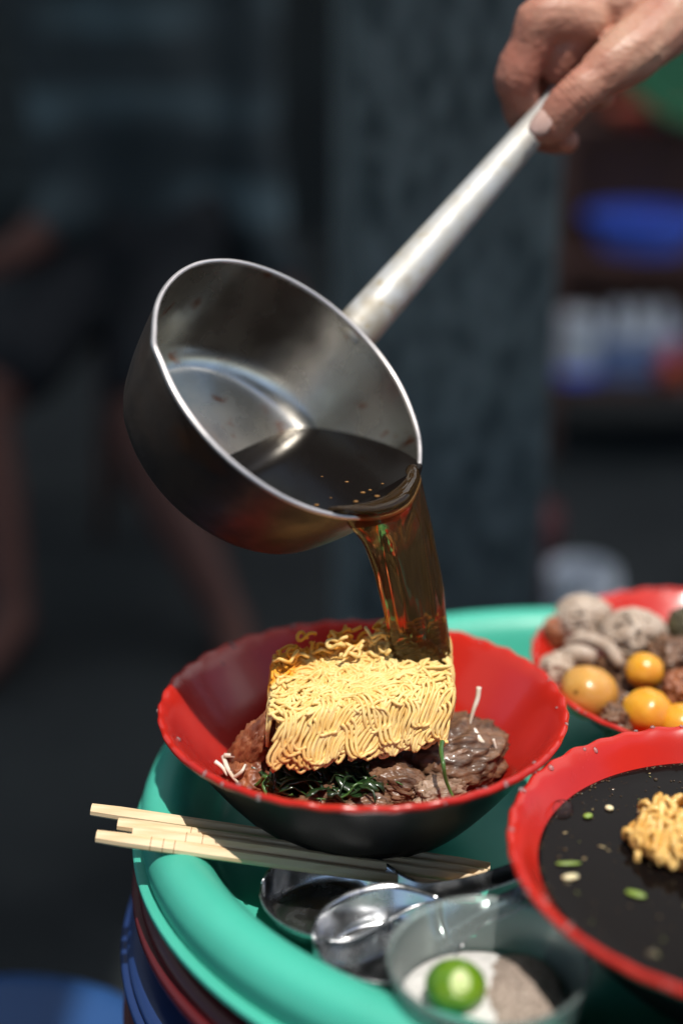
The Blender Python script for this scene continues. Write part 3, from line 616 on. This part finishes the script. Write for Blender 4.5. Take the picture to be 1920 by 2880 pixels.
chunk('meat_chunk', 1893, 1850, .058, (.017, .014, .012), (.3, .1, .6), M_meat, 'brown meat chunk right of the small bright yolk', 'meat', 43, G2, .3, .3, 5)
chunk('meat_chunk', 1925, 1945, .052, (.015, .013, .013), (.5, .1, .6), M_meat2, 'meat strip at the right edge beside the yolks', 'meat', 44, G2, .3, .3, 5)
chunk('meat_chunk', 1740, 2030, .044, (.016, .010, .009), (.1, .5, .8), M_meat, 'meat scrap at the front wall between tan yolk and bright yolk', 'meat', 45, G2, .3, .3, 4)
chunk('meat_chunk', 1780, 1930, .036, (.040, .036, .014), (0, 0, 0), M_meat, 'flat bed of meat under the yolks', 'meat', 46, G2, .2, .2, 4)
chunk('meat_chunk', 1560, 1790, .052, (.008, .008, .012), (.2, -.2, 0), M_meat2, 'dark scrap left of the rounded offal lump', 'meat', 48, G2, .25, .2, 4)
M_olive = mat('olive_skin', (.10, .085, .04), .45, col2=(.06, .05, .03), nscale=60, coat=.3)
chunk('liver_piece', 1935, 1768, .062, (.013, .013, .014), (.2, -.2, 0), M_olive, 'olive brown smooth piece at the right edge of the back bowl', 'meat', 47, G2, .1, .05, 4)

# ---------------------------------------------------------------- front right bowl: broth, floating noodles and bits
ZB = .0598
pool(B3, ZB, .0934, 'black glossy broth filling the front right bowl')
fn = empty('noodle_clump', PZ(1905, 2360, ZB), 'ragged clump of soaked noodles floating in the front right bowl', 'noodles')
cN = PZ(1905, 2362, ZB + .002); rg = np.random.default_rng(9)
for k in range(70):
    a0 = rg.uniform(0, 6.28); rr_ = .0235 * math.sqrt(rg.uniform(0, 1)); p = cN + np.array([rr_ * math.cos(a0) * 1.15 + .004, rr_ * math.sin(a0) * 1.0, .012 * (1 - (rr_ / .026) ** 2)]); th = rg.uniform(0, 6.28); P = []
    for i in range(22):
        th += .55 * math.sin(i * .75 + k) + .25 * rg.normal(); p = p + .0016 * np.array([math.cos(th), math.sin(th), 0]); q = p - cN
        rad_ = np.hypot(q[0] - .004, q[1]); 
        if rad_ > .027: th += 2.2
        P.append(p + [0, 0, .0022 * math.sin(i * .9 + k * 2) - max(0, rad_ - .018) * .5])
    P = np.array(P); P[1:-1] = (P[:-2] + P[1:-1] * 2 + P[2:]) / 4
    mk('noodle_strand', *tube(P, .00135, 6), M_noodle2, fn)
V, F = blob(cN + [.004, 0, -.001], (.024, .022, .0085), amp=.2, sub=3, seed=3); mk('noodle_core', V, F, M_core, fn)
GB = 'bits floating on the dark broth'
M_garlic = mat('garlic', (.78, .66, .40), .4, sss=.2); M_scal = mat('scallion', (.20, .30, .05), .35, coat=.3)
def bit(px, py, L, w, ang, m, label, nm='garlic_bit', cat='garlic'):
    c = PZ(px, py, ZB + .0008); V, F = ico(2); V = V * [L, w, w * .5]; cz_, sz_ = math.cos(ang), math.sin(ang); V = V @ np.array([[cz_, sz_, 0], [-sz_, cz_, 0], [0, 0, 1]]); tag(mk(nm, V + c, F, m), label, cat, GB)
bit(1603, 2466, .0040, .0019, .2, M_garlic, 'pale garlic bit nearest the left wall of the front bowl')
bit(1712, 2272, .0019, .0022, .9, M_garlic, 'small pale garlic bit near the back of the broth')
bit(1652, 2294, .0026, .0020, .5, M_scal, 'small green scallion ring near the back left of the broth', 'scallion_ring', 'scallion')
bit(1597, 2428, .0060, .0012, .03, M_scal, 'long thin scallion shred beside the pale garlic bit', 'scallion_shred', 'scallion')
bit(1786, 2514, .0048, .0020, -.45, M_scal, 'scallion piece below the floating noodles', 'scallion_piece', 'scallion')
bit(1815, 2258, .0024, .0018, .3, M_scal, 'tiny scallion piece behind the floating noodles', 'scallion_piece', 'scallion')
bit(1803, 2286, .0018, .0024, 1.2, M_garlic, 'garlic bit touching the floating noodle clump')
rg = np.random.default_rng(12); parts = []
for k in range(150):
    px = rg.uniform(1560, 1930); py = rg.uniform(2190, 2660) if k > 60 else rg.uniform(2190, 2300)
    p = PZ(px, py, ZB + .0002)
    if np.hypot(p[0] - B3[0], p[1] - B3[1]) > .089: continue
    v, f = ico(1); s = rg.uniform(.0002, .0006) * (2.0 if k % 12 == 0 else 1); parts.append((v * [s, s, s * .7] + p, f))
for k in range(170):
    w = rg.uniform(1.2, 5.2); r = .0918 - abs(rg.normal()) * .0012; v, f = ico(1); q_ = rg.uniform(.0003, .0008); parts.append((v * [q_, q_, q_ * .6] + [B3[0] + r * math.cos(w), B3[1] + r * math.sin(w), ZB + .0002], f))
for k in range(26):
    w = rg.uniform(0, 6.28); r = .085 * math.sqrt(rg.uniform(0, 1)); v, f = ico(2); q_ = rg.uniform(.0008, .0028); parts.append((v * [q_, q_ * .9, .00025] + [B3[0] + r * math.cos(w), B3[1] + r * math.sin(w), ZB + .0001], f))
V, F = join(parts); M_bub = mat('oil_bubbles', (.06, .045, .022), .10, coat=.5); tag(mk('oil_bubbles', V, F, M_bub), 'tiny oil bubbles scattered over the dark broth', 'bubbles', kind='stuff')
rg = np.random.default_rng(77); parts = []
for k in range(110):
    w = rg.uniform(0, 6.28); r = .088 * math.sqrt(rg.uniform(0, 1)); v, f = ico(1); q_ = rg.uniform(.0003, .0008); a0 = rg.uniform(0, 3.14); v = v * [q_ * rg.uniform(1, 3.2), q_, q_ * .4]; v = v @ np.array([[math.cos(a0), math.sin(a0), 0], [-math.sin(a0), math.cos(a0), 0], [0, 0, 1]]); parts.append((v + [B3[0] + r * math.cos(w), B3[1] + r * math.sin(w), ZB + .0002], f))
V, F = join(parts); tag(mk('herb_flecks', V, F, mat('herb_fleck', (.11, .13, .035), .4, col2=(.35, .28, .14), nscale=60, lo=.48, hi=.52)), 'fine herb and garlic flecks scattered over the dark broth', 'herbs', kind='stuff')
c = PZ(1580, 2278, ZB); V, F = lathe(smoothprof([(.0052, 0), (.0050, .0014), (.0042, .0030), (.0026, .0041), (0, .0046)], 3), 24)
M_bubble = clear('bubble', (.95, .85, .85), .04, (.8, .6, .6), .03, 1.15); tag(mk('broth_bubble', V + c, F, M_bubble), 'large round bubble against the left wall of the front right bowl', 'bubble')

# ---------------------------------------------------------------- ladle pan, its broth and the stream
PR = .0790; PN = unit([.58, -.365, .728]); PC = CAM + (np.array([-.035, .037, .237]) - CAM) * (PR / .08) * 1.004
PDn = unit([PN[0] * PN[2], PN[1] * PN[2], -(PN[0] ** 2 + PN[1] ** 2)]); PH = np.cross(PN, PDn); PH = PH if PH[0] > 0 else -PH
PM = np.array([PDn, PH, PN])
PK = PR / .0835
loc = lambda V: PK * (np.asarray(V) @ PM) + PC
rimp = lambda deg, r=.083, z=0.: PC + PK * (r * (PDn * math.cos(R(deg)) + PH * math.sin(R(deg))) + PN * z)
pan = empty('ladle_pan', PC, 'worn aluminium saucepan ladle with long handle, tilted to pour broth', 'pan')
D = .064
pin = smoothprof([(0, -D), (.030, -D), (.052, -D + .0003), (.0610, -D + .0022), (.0680, -D + .0085), (.0722, -D + .019), (.0765, -.030), (.0800, -.014), (.0822, -.004), (.0830, 0)], 4)
pout = smoothprof([(.0838, 0), (.0835, -.004), (.0815, -.014), (.0780, -.031), (.0738, -D + .018), (.0694, -D + .0068), (.0615, -D + .0002), (.052, -D - .0016), (.030, -D - .002), (0, -D - .002)], 4)
def dents(r, z, a, i):
    w = 1 + z / D; w = max(0, min(1, w + .15)); k = math.degrees(a) % 360
    g = lambda c, s: math.exp(-(((k - c + 180) % 360 - 180) / s) ** 2)
    return r + w * (.0016 * g(237, 5) + .0012 * g(8, 14) - .0007 * g(200, 12) - .0005 * g(60, 10)) + .0003 * nz((math.cos(a), math.sin(a), z * 20), 3) * w, z - .0012 * w * g(4, 16) - .0006 * w * g(190, 14)
V, F = lathe(pin, 160, dents); mk('inside_wall', loc(V), F, M_alin, pan)
V, F = lathe(pout, 160, dents); mk('outside_wall', loc(V), F, M_alout, pan)
P = [dents(.0835, .0003, 2 * math.pi * k / 160, 0) for k in range(160)]; P = [(r * math.cos(2 * math.pi * k / 160), r * math.sin(2 * math.pi * k / 160), z) for k, (r, z) in enumerate(P)]
V = []; F = []; nr = 10
for k in range(160):
    for j in range(nr):
        w = 2 * math.pi * j / nr; er = np.array([math.cos(2 * math.pi * k / 160), math.sin(2 * math.pi * k / 160), 0]); V.append(np.array(P[k]) + er * .00138 * math.cos(w) + np.array([0, 0, .00138 * math.sin(w)]))
F = [[k * nr + j, ((k + 1) % 160) * nr + j, ((k + 1) % 160) * nr + (j + 1) % nr, k * nr + (j + 1) % nr] for k in range(160) for j in range(nr)]
mk('rolled_rim', loc(V), F, M_rim, pan)
mixin(M_alin, ntex(M_alin, 24, .60, .72, 5, (1, 3, 3)), (.34, .085, .02))  # orange streaks painted in for the reflection of the red bowl
mixin(M_alout, ntex(M_alout, 15, .52, .70, 4), (.16, .055, .018))
mixin(M_handle, ntex(M_handle, 120, .62, .72, 4), (.45, .38, .26))
hs = rimp(101, .0905, -.0125); he = PD(1500, 362, .808); hd = unit(he - hs); hE = he + hd * .085; HL = np.linalg.norm(he - hs)
t_, b_ = nodes(M_handle); dv = t_.nodes.new('ShaderNodeVectorMath'); dv.operation = 'DISTANCE'; dv.inputs[1].default_value = hs - PC; t_.links.new(objcoord(M_handle), dv.inputs[0])
ad = t_.nodes.new('ShaderNodeMath'); ad.operation = 'MULTIPLY_ADD'; ad.inputs[1].default_value = .07; t_.links.new(ntex(M_handle, 70, .3, .7), ad.inputs[0]); t_.links.new(dv.outputs['Value'], ad.inputs[2])
mr = t_.nodes.new('ShaderNodeMapRange'); mr.inputs['From Min'].default_value = .085; mr.inputs['From Max'].default_value = .025; mr.inputs['To Max'].default_value = .7; t_.links.new(ad.outputs[0], mr.inputs[0]); mixin(M_handle, mr.outputs[0], (.30, .24, .15))
P = [hs - hd * .002] + [hs + (hE - hs) * t for t in np.linspace(.03, .985, 26)] + [hE]
Lh = np.linalg.norm(hE - hs)
rad = [.0126] + [.0128 - .0042 * min(1, t * Lh / HL) for t in np.linspace(.03, .985, 26)] + [.0052]
mk('handle', *tube(P, rad, 28), M_handle, pan)
ZL = rimp(33)[2] + .0006
br = empty('poured_broth', rimp(0), 'dark brown broth in the tilted pan and its amber stream falling on the noodles', 'broth')
bm = bmesh.new(); V, F = lathe([(max(0, r + .0003), z - .0003) for r, z in pin] + [(.0835, .004), (0, .004)], 96, None); V = loc(V)
vs = [bm.verts.new(v) for v in V]
for f in F:
    try: bm.faces.new([vs[i] for i in f])
    except ValueError: pass
res = bmesh.ops.bisect_plane(bm, geom=bm.verts[:] + bm.edges[:] + bm.faces[:], plane_co=(0, 0, ZL), plane_no=(0, 0, 1), clear_outer=True, dist=1e-6)
ed = [e for e in bm.edges if e.is_boundary]; bmesh.ops.holes_fill(bm, edges=ed, sides=0)
bm.verts.index_update(); V = [v.co[:] for v in bm.verts]; F = [[v.index for v in f.verts] for f in bm.faces]; bm.free()
o = mk('broth_pool', V, F, M_broth, br, smooth=False)
# stream: left and right edge in the picture, real depth along the fall
Lr, Rr = rimp(-31, .0815), rimp(27, .0815)
dep = lambda p: float((np.asarray(p) - CAM) @ cf)
up = np.array([0, 0, 1.])
Lp = [Lr - PDn * .012, Lr + PDn * .0005, None, None, None, None, None, None]
Rp = [Rr - PDn * .012, Rr + PDn * .0005, None, None, None, None, None, None]
for Q in (Lp, Rp): Q[0][2] = ZL - .0045; Q[1][2] = ZL + .0008
LPX = [(985, 1478), (1035, 1545), (1065, 1635), (1085, 1730), (1096, 1800), (1102, 1850)]
RPX = [(1184, 1385), (1203, 1475), (1228, 1600), (1246, 1715), (1262, 1815), (1272, 1885)]
dL, dR = dep(Lr), dep(Rr); dB = .742
for i in range(6):
    t = (i + 1) / 6
    Lp[i + 2] = PD(*LPX[i], dL + (dB - .004 - dL) * t); Rp[i + 2] = PD(*RPX[i], dR + (dB + .004 - dR) * t)
Lp = smoothprof(Lp, 8); Rp = smoothprof(Rp, 8); m_ = len(Lp); V = []; nn = 40
C = (Lp + Rp) / 2; T = np.gradient(C, axis=0)
for i in range(m_):
    t = i / (m_ - 1); wv = (Rp[i] - Lp[i]) / 2; tn = unit(np.cross(wv, T[i])); tn = tn if tn @ (CAM - C[i]) > 0 else -tn
    sg = .0125 * PK * min(1, t / .10) * max(0, 1 - max(0, t - .16) / .42) ** 1.5; bow = PDn * sg + up * .0022 * min(1, t / .1) * max(0, 1 - t / .4)
    th = .0022 + .0053 * min(1, t * 2.2) if t < .45 else .0075 + .001 * (t - .45)
    for k in range(nn):
        w = 2 * math.pi * k / nn; cw, sw = math.cos(w), math.sin(w)
        fold = 1 + .38 * noise.noise(Vector((cw * 3.1 + .15 * t, 3.7 if sw > 0 else 8.1, t * .8))) * min(1, t * 5) + .13 * noise.noise(Vector((cw * 9, sw * 2, t * 2.2))) * min(1, t * 5)
        edge = 1 + .035 * noise.noise(Vector((t * 9, 3 if cw > 0 else 6, 1)))
        V.append(C[i] + wv * cw * edge + bow * (1 - cw * cw) + tn * th * np.sign(sw) * abs(sw) ** .75 * fold)
F = [[i * nn + k, i * nn + (k + 1) % nn, (i + 1) * nn + (k + 1) % nn, (i + 1) * nn + k] for i in range(m_ - 1) for k in range(nn)] + [list(range(nn))[::-1], list(range((m_ - 1) * nn, m_ * nn))]
mk('broth_stream', V, F, M_stream, br)
# bits of fried garlic riding on the surface of the pan's broth
rg = np.random.default_rng(4); parts = []
for px, py in ((1020, 1385), (1040, 1378), (1060, 1395), (930, 1400), (975, 1355), (1075, 1360), (890, 1420), (905, 1340), (1000, 1410), (955, 1425)):
    v, f = ico(1); s = rg.uniform(.0004, .0011); parts.append((v * [s * 1.4, s, s * .4] + PZ(px, py, ZL + .0002), f))
V, F = join(parts); tag(mk('floating_specks', V, F, mat('chili_specks', (.28, .13, .03), .4), br), kind='stuff')

# ---------------------------------------------------------------- hand
hp = lambda x, y, D: PD(x, y, D)
HD = dep(he)       # depth of the handle where the thumb tip meets it
IPj = hp(1625, 262, HD - .030); MCP = hp(1715, 188, HD - .028); TIP = hp(1552, 352, HD - .0225); CMC = hp(1815, 110, HD - .020)
sp = []
sp += schain([(CMC, .0170), (hp(1770, 148, HD - .024), .0165), (MCP, .0138), (hp(1670, 225, HD - .0295), .0112), (IPj, .0113), (hp(1590, 300, HD - .0275), .0106), (TIP, .0094)], .22)
sp += chain([(hp(1538, 364, HD - .0215), .0078), (TIP, .0094)], .22)
ind = [hp(1528, 52, HD - .018), hp(1452, 215, HD - .006), hp(1474, 325, HD + .012), hp(1530, 388, HD + .016), hp(1592, 398, HD + .004)]
sp += schain([(hp(1640, 60, HD - .012), .0150), (ind[0], .0132), ((ind[0] + ind[1]) / 2, .0116), (ind[1], .0120), ((ind[1] + ind[2]) / 2, .0106), (ind[2], .0098), (ind[3], .0074), (ind[4], .0062)], .22)
sp += schain([(hp(1655, 85, HD - .004), .0150), (hp(1590, 130, HD - .005), .0138), (hp(1572, 185, HD - .003), .0105)], .22)
for k, (kn, pip, dip, tip, rr_) in enumerate([
    ((1560, 5, .006), (1492, 190, .022), (1530, 280, .034), (1600, 290, .022), .0108),
    ((1610, -25, .026), (1550, 150, .044), (1600, 262, .046), (1690, 268, .022), .0103),
    ((1670, -45, .044), (1620, 100, .060), (1665, 205, .058), (1742, 212, .034), .0090)]):
    q = [hp(a, b, HD + d) for a, b, d in (kn, pip, dip, tip)]
    sp += schain([(q[0], rr_ * 1.15), ((q[0] + q[1]) / 2, rr_ * .95), (q[1], rr_), (q[2], rr_ * .86), (q[3], rr_ * .7)], .25)
# palm: knuckle ends to wrist
W1, W2 = hp(1905, -20, HD - .005), hp(1935, -75, HD + .022)
for (kx, ky, kd), wr in (((1545, 40, -.010), W1), ((1580, -5, .008), W1), ((1625, -30, .027), W2), ((1680, -50, .044), W2)):
    sp += chain([(hp(kx, ky, HD + kd), .0125), ((hp(kx, ky, HD + kd) + wr) / 2, .0150), (wr, .0200)], .25)
sp += chain([(hp(1690, 20, HD - .004), .0175), (W1, .0215)], .25) + chain([(hp(1730, 80, HD + .010), .0150), (W1, .02)], .25)
sp += chain([(CMC, .0170), (hp(1870, 55, HD - .010), .0200), (W1, .0215)], .25)
E1, E2 = hp(2330, -420, HD + .03), hp(2330, -440, HD + .055)
sp += chain([(W1, .0215), (E1, .034)], .25) + chain([(W2, .0205), (E2, .033)], .25)
sp = [(a, b, c, r + .0011) for a, b, c, r in sp]; V, F, N = remesh(sp, .0013, 8, .5)
hd_ = empty('person', W1, "cook's bare right hand reaching in from the upper right and gripping the pan handle", 'person')
def crease(V, N, c, d, w, amp, reach):
    c = np.asarray(c); d = unit(d); q = V - c; s = q @ d; lat = np.linalg.norm(q - s[:, None] * d, axis=1); k = -amp * np.exp(-(s / w) ** 2) * np.exp(-(lat / reach) ** 4); return V + N * k[:, None]
td = unit(TIP - IPj)
for off, amp in ((-.0040, .0007), (-.0012, .0010), (.0014, .0009), (.0042, .0006)): V = crease(V, N, IPj + td * off + td * .001, td + .15 * cu, .0008, amp, .016)
i1 = unit(ind[1] - ind[0])
for off in (-.003, 0, .003): V = crease(V, N, ind[1] + i1 * off, i1, .0008, .0006, .014)
for off in (-.003, .001): V = crease(V, N, ind[2] + i1 * off, unit(ind[2] - ind[1]), .0008, .0006, .012)
V = V + N * np.array([.00035 * nz(v, 90, 3) + .00030 * nz(v * np.array([1, 1, 1.6]), 260, 5) for v in V])[:, None]
# flat seat for the nail
nn_ = unit(-cf * .75 + cu * .55 - cr * .35); nn_ = unit(nn_ - td * (nn_ @ td)); nb_ = np.cross(td, nn_)
t_, b_ = nodes(M_skin); dv = t_.nodes.new('ShaderNodeVectorMath'); dv.operation = 'DISTANCE'; dv.inputs[1].default_value = ind[2] - W1; t_.links.new(objcoord(M_skin), dv.inputs[0])
mr = t_.nodes.new('ShaderNodeMapRange'); mr.inputs['From Min'].default_value = .075; mr.inputs['From Max'].default_value = .030; mr.inputs['To Max'].default_value = .75; t_.links.new(dv.outputs['Value'], mr.inputs[0]); mixin(M_skin, mr.outputs[0], (.42, .15, .105))
mk('hand', V, F, M_skin, hd_)
NV = []; NF = []; a_, b2 = 14, 12
nc = TIP + td * .0016 + nn_ * .0046
for i in range(a_ + 1):
    for j in range(b2 + 1):
        x = -1 + 2 * i / a_; y = -1 + 2 * j / b2; wy = .0076 * (1 - .10 * max(0, x) ** 2); yy = y * math.sqrt(max(0, 1 - max(0, abs(x) - .15) ** 2 * 1.25))
        NV.append(nc + td * (x * .0084) + nb_ * (yy * wy) + nn_ * (.0068 - .0034 * yy * yy - .0012 * x * x - (.0006 if i in (0, a_) or j in (0, b2) else 0)))
NF = [[i * (b2 + 1) + j, (i + 1) * (b2 + 1) + j, (i + 1) * (b2 + 1) + j + 1, i * (b2 + 1) + j + 1] for i in range(a_) for j in range(b2)]
nv = len(NV); NV += [p - nn_ * .0012 for p in NV]; NF += [[k + nv for k in f][::-1] for f in NF]
mk('thumbnail', NV, NF, M_nail, hd_)

# ---------------------------------------------------------------- chopsticks
def chop(a, b, label, lines=()):
    a = np.array(a); b = np.array(b); L = np.linalg.norm(b - a); d = unit(b - a); s = unit(np.cross(up, d)); u2 = np.cross(d, s)
    o = empty('chopstick', a, label, 'chopstick', 'pale wooden chopsticks on the tray rim'); V = []; F = []; nseg = 14
    for i in range(nseg + 1):
        t = i / nseg; w = .0035 - .0008 * t
        if i in (0, nseg): w *= .86
        sq = .34 - .1 * t
        for x, y in ((1, sq), (sq, 1), (-sq, 1), (-1, sq), (-1, -sq), (-sq, -1), (sq, -1), (1, -sq)):
            V.append(a + d * (L * t if 0 < i < nseg else (0 if i == 0 else L)) + (s * x + u2 * y) * w)
    n = 8; F = [[i * n + k, i * n + (k + 1) % n, (i + 1) * n + (k + 1) % n, (i + 1) * n + k] for i in range(nseg) for k in range(n)] + [list(range(n))[::-1], list(range(nseg * n, nseg * n + n))]
    # object turned so that its own X runs along the stick: grain and marks follow it
    ob = mk('stick', V, F, M_wood, o, smooth=False)
    for x in lines:
        V2 = []
        for dx in (-.00022, .00022):
            for X, Y in ((1, .32), (.32, 1), (-.32, 1), (-1, .32), (-1, -.32), (-.32, -1), (.32, -1), (1, -.32)): V2.append(a + d * (x + dx) + (s * X + u2 * Y) * (.0035 - .0008 * x / L + .00006))
        mk('burnt_ring', V2, [[k, (k + 1) % 8, 8 + (k + 1) % 8, 8 + k] for k in range(8)], M_ring, ob, smooth=False)
M_ring = mat('burnt_line', (.36, .20, .10), .7)
za, zb = .0405, .0150
chop(PZ(258, 2277, za), PZ(1376, 2438, zb), 'chopstick farthest back, its square end reaching farthest left')
chop(PZ(332, 2318, za), PZ(1368, 2458, zb), 'second chopstick from the back, its end just behind the first', (.036,))
chop(PZ(374, 2340, za), PZ(1352, 2476, zb), 'third chopstick from the back, shortest at the left end', (.026, .034))
chop(PZ(272, 2352, za), PZ(1318, 2502, zb), 'nearest chopstick, with three thin dark rings at its left end', (.0265, .0325, .038))

# ---------------------------------------------------------------- spoons
def spoon(c, ang, label, L=.138, seed=0, rise=.034, curve=0.):
    """flat-bottomed soup spoon; bowl centre c, handle leaving along ang"""
    c = np.array(c); t = empty('soup_spoon', c, label, 'spoon', 'metal soup spoons on the tray')
    ca, sa = math.cos(ang), math.sin(ang); nS, nT = 72, 29
    BLn = .036; BW = .0310; dp = .0160; V = []
    for i in range(nS + 1):
        s = i / nS; x = -BLn + s ** 1.15 * L
        if x < .004: w = BW * math.sqrt(max(0, 1 - ((x - .004) / (BLn + .004)) ** 2)) ** .92
        else: 
            k = min(1, (x - .004) / .040); k = k * k * (3 - 2 * k); w = BW * (1 - k) + .0068 * k
        w = max(w, .0004)
        k = max(0, (x - .018) / (L - BLn - .018)); h = dp + rise * k ** 2.0
        roll = .12 * (1 - .8 * min(1, max(0, x - .02) / .06)); cr_, sr_ = math.cos(roll), math.sin(roll)
        fade = 1 - min(1, max(0, (x - .018) / .028)); fade = fade * fade * (3 - 2 * fade)
        d_ = dp * fade + .0028 * (1 - fade)
        xi = (x + .004) / .0270; wi = .0215 * math.sqrt(max(0, 1 - xi * xi)) if abs(xi) < 1 else 0
        for j in range(nT + 1):
            y = -1 + 2 * j / nT
            yy = y * w; ay = abs(yy)
            if wi > 0: z = h - d_ if ay <= wi else h - d_ * (1 - ((ay - wi) / max(1e-5, w - wi)) ** 1.05)
            else:
                edge = max(0, min(1, (abs(xi) - 1) * .0270 / .009)) if x < 0 else max(0, min(1, (xi - 1) * .0270 / .020))
                z0 = h - d_ * (1 - edge ** 1.15) if x < 0 else h - d_ * (1 - .55 * edge * fade)
                z = z0 + (h - z0) * abs(y) ** 2.0
            bend = curve * max(0, x - .02) ** 2
            yr, zr = yy * cr_ - z * sr_, z * cr_ + yy * sr_; z = zr + .0030
            V.append((c[0] + ca * x - sa * (yr + bend), c[1] + sa * x + ca * (yr + bend), c[2] + z))
    F = [[i * (nT + 1) + j, (i + 1) * (nT + 1) + j, (i + 1) * (nT + 1) + j + 1, i * (nT + 1) + j + 1] for i in range(nS) for j in range(nT)]
    V = np.array(V); cut = int(nS * .50)
    for nm, i0, i1 in (('spoon_bowl', 0, cut), ('spoon_handle', cut, nS)):
        V_ = V[i0 * (nT + 1):(i1 + 1) * (nT + 1)]; F_ = [[a - i0 * (nT + 1) for a in f] for f in F[i0 * nT:i1 * nT]]
        o = mk(nm, V_, F_, M_steel, t); m = o.modifiers.new('thickness', 'SOLIDIFY'); m.thickness = .0009; m.offset = 1
    return t
s1 = PZ(948, 2598, .0015); s1e = PZ(1470, 2425, .045); s2 = PZ(1100, 2728, .0015); s2e = PZ(1560, 2425, .048)
spoon((s1[0], s1[1], .0035), math.atan2(s1e[1] - s1[1], s1e[0] - s1[0]), 'metal spoon lying farther back, its bowl touching the chopsticks', seed=1, rise=.030)
spoon((s2[0], s2[1], .0060), math.atan2(s2e[1] - s2[1], s2e[0] - s2[0]), 'front metal spoon overlapping the other one, partly behind the clear cup', seed=2, rise=.030)

# ---------------------------------------------------------------- cup of salt, pepper and calamansi
cc = np.array([.0505, -.1625, .0006]); CR, CH = .0415, .045
cp = empty('condiment_cup', cc, 'frosted see-through plastic cup holding salt, pepper and a green calamansi', 'cup')
pf = smoothprof([(0, .0011), (.029, .0011), (.0325, .0025), (.0345, .007), (.0405, CH - .003), (.0412, CH - .0006), (.0420, CH + .0002), (.0427, CH - .0006), (.0424, CH - .0016), (.0415, CH - .004), (.0355, .0065), (.0335, .0012), (.030, 0), (0, 0)], 3)
V, F = lathe(pf, 96); mk('cup_wall', V + cc, F, M_cup, cp)
def heap(cx, cy, rx, ry, h, base, seed, ang=0):
    V = []; F = []; n1, n2 = 26, 64
    for i in range(n1 + 1):
        for k in range(n2):
            r = i / n1; a = 2 * math.pi * k / n2; x = rx * r * math.cos(a); y = ry * r * math.sin(a); X = x * math.cos(ang) - y * math.sin(ang); Y = x * math.sin(ang) + y * math.cos(ang)
            z = h * (1 - r ** 1.7) + (.0011 * nz((X, Y, 0), 260, seed) + .0007 * nz((X, Y, 0), 700, seed) + .0015 * nz((X, Y, 0), 90, seed)) * (1 - r ** 6)
            V.append((cx + X, cy + Y, base + max(0, z)))
    F = [[i * n2 + k, i * n2 + (k + 1) % n2, (i + 1) * n2 + (k + 1) % n2, (i + 1) * n2 + k] for i in range(n1) for k in range(n2)]
    q = len(V); V += [(cx, cy, base)]; F += [[n1 * n2 + (k + 1) % n2, n1 * n2 + k, q] for k in range(n2)]
    return V, F
tag(mk('salt_heap', *heap(cc[0] - .002, cc[1] - .001, .0368, .0362, .0085, cc[2] + .0200, 1), M_salt), 'white salt heaped in the bottom of the clear cup', 'salt')
tag(mk('pepper_heap', *heap(cc[0] + .0125, cc[1] + .002, .0195, .0285, .0090, cc[2] + .0225, 2, -.25), M_pepper), 'grey brown pepper lying on the right half of the salt', 'pepper')
lc = PZ(1281, 2772, .0345); lr = .0122
lm = empty('calamansi', lc, 'small green calamansi with a pale scar on top lying on the salt', 'citrus fruit')
def lime(v): return v * np.array([lr * 1.06, lr, lr * .86]) * (1 + .02 * noise.noise(Vector(v) * 3))
V0, F0 = ico(5); V = np.array([lime(v) for v in V0])
tl = np.array([.10, -.66, .75]); tl = unit(tl)
dd = V0 @ tl; dimp = np.exp(-((1 - dd) / .02) ** 1); V = V - tl * (dimp * .0016)[:, None]
rind = mk('rind', V + lc, F0, M_lime, lm); sp_ = lime(tl) - tl * .0012
V, F = ico(3); V = V * [.0046, .0058, .0009]; q_ = Vector((0, 0, 1)).rotation_difference(Vector(tl)); V = np.array([q_ @ Vector(v) for v in V]); mk('stem_scar', V + lc + sp_, F, M_limecut, rind)
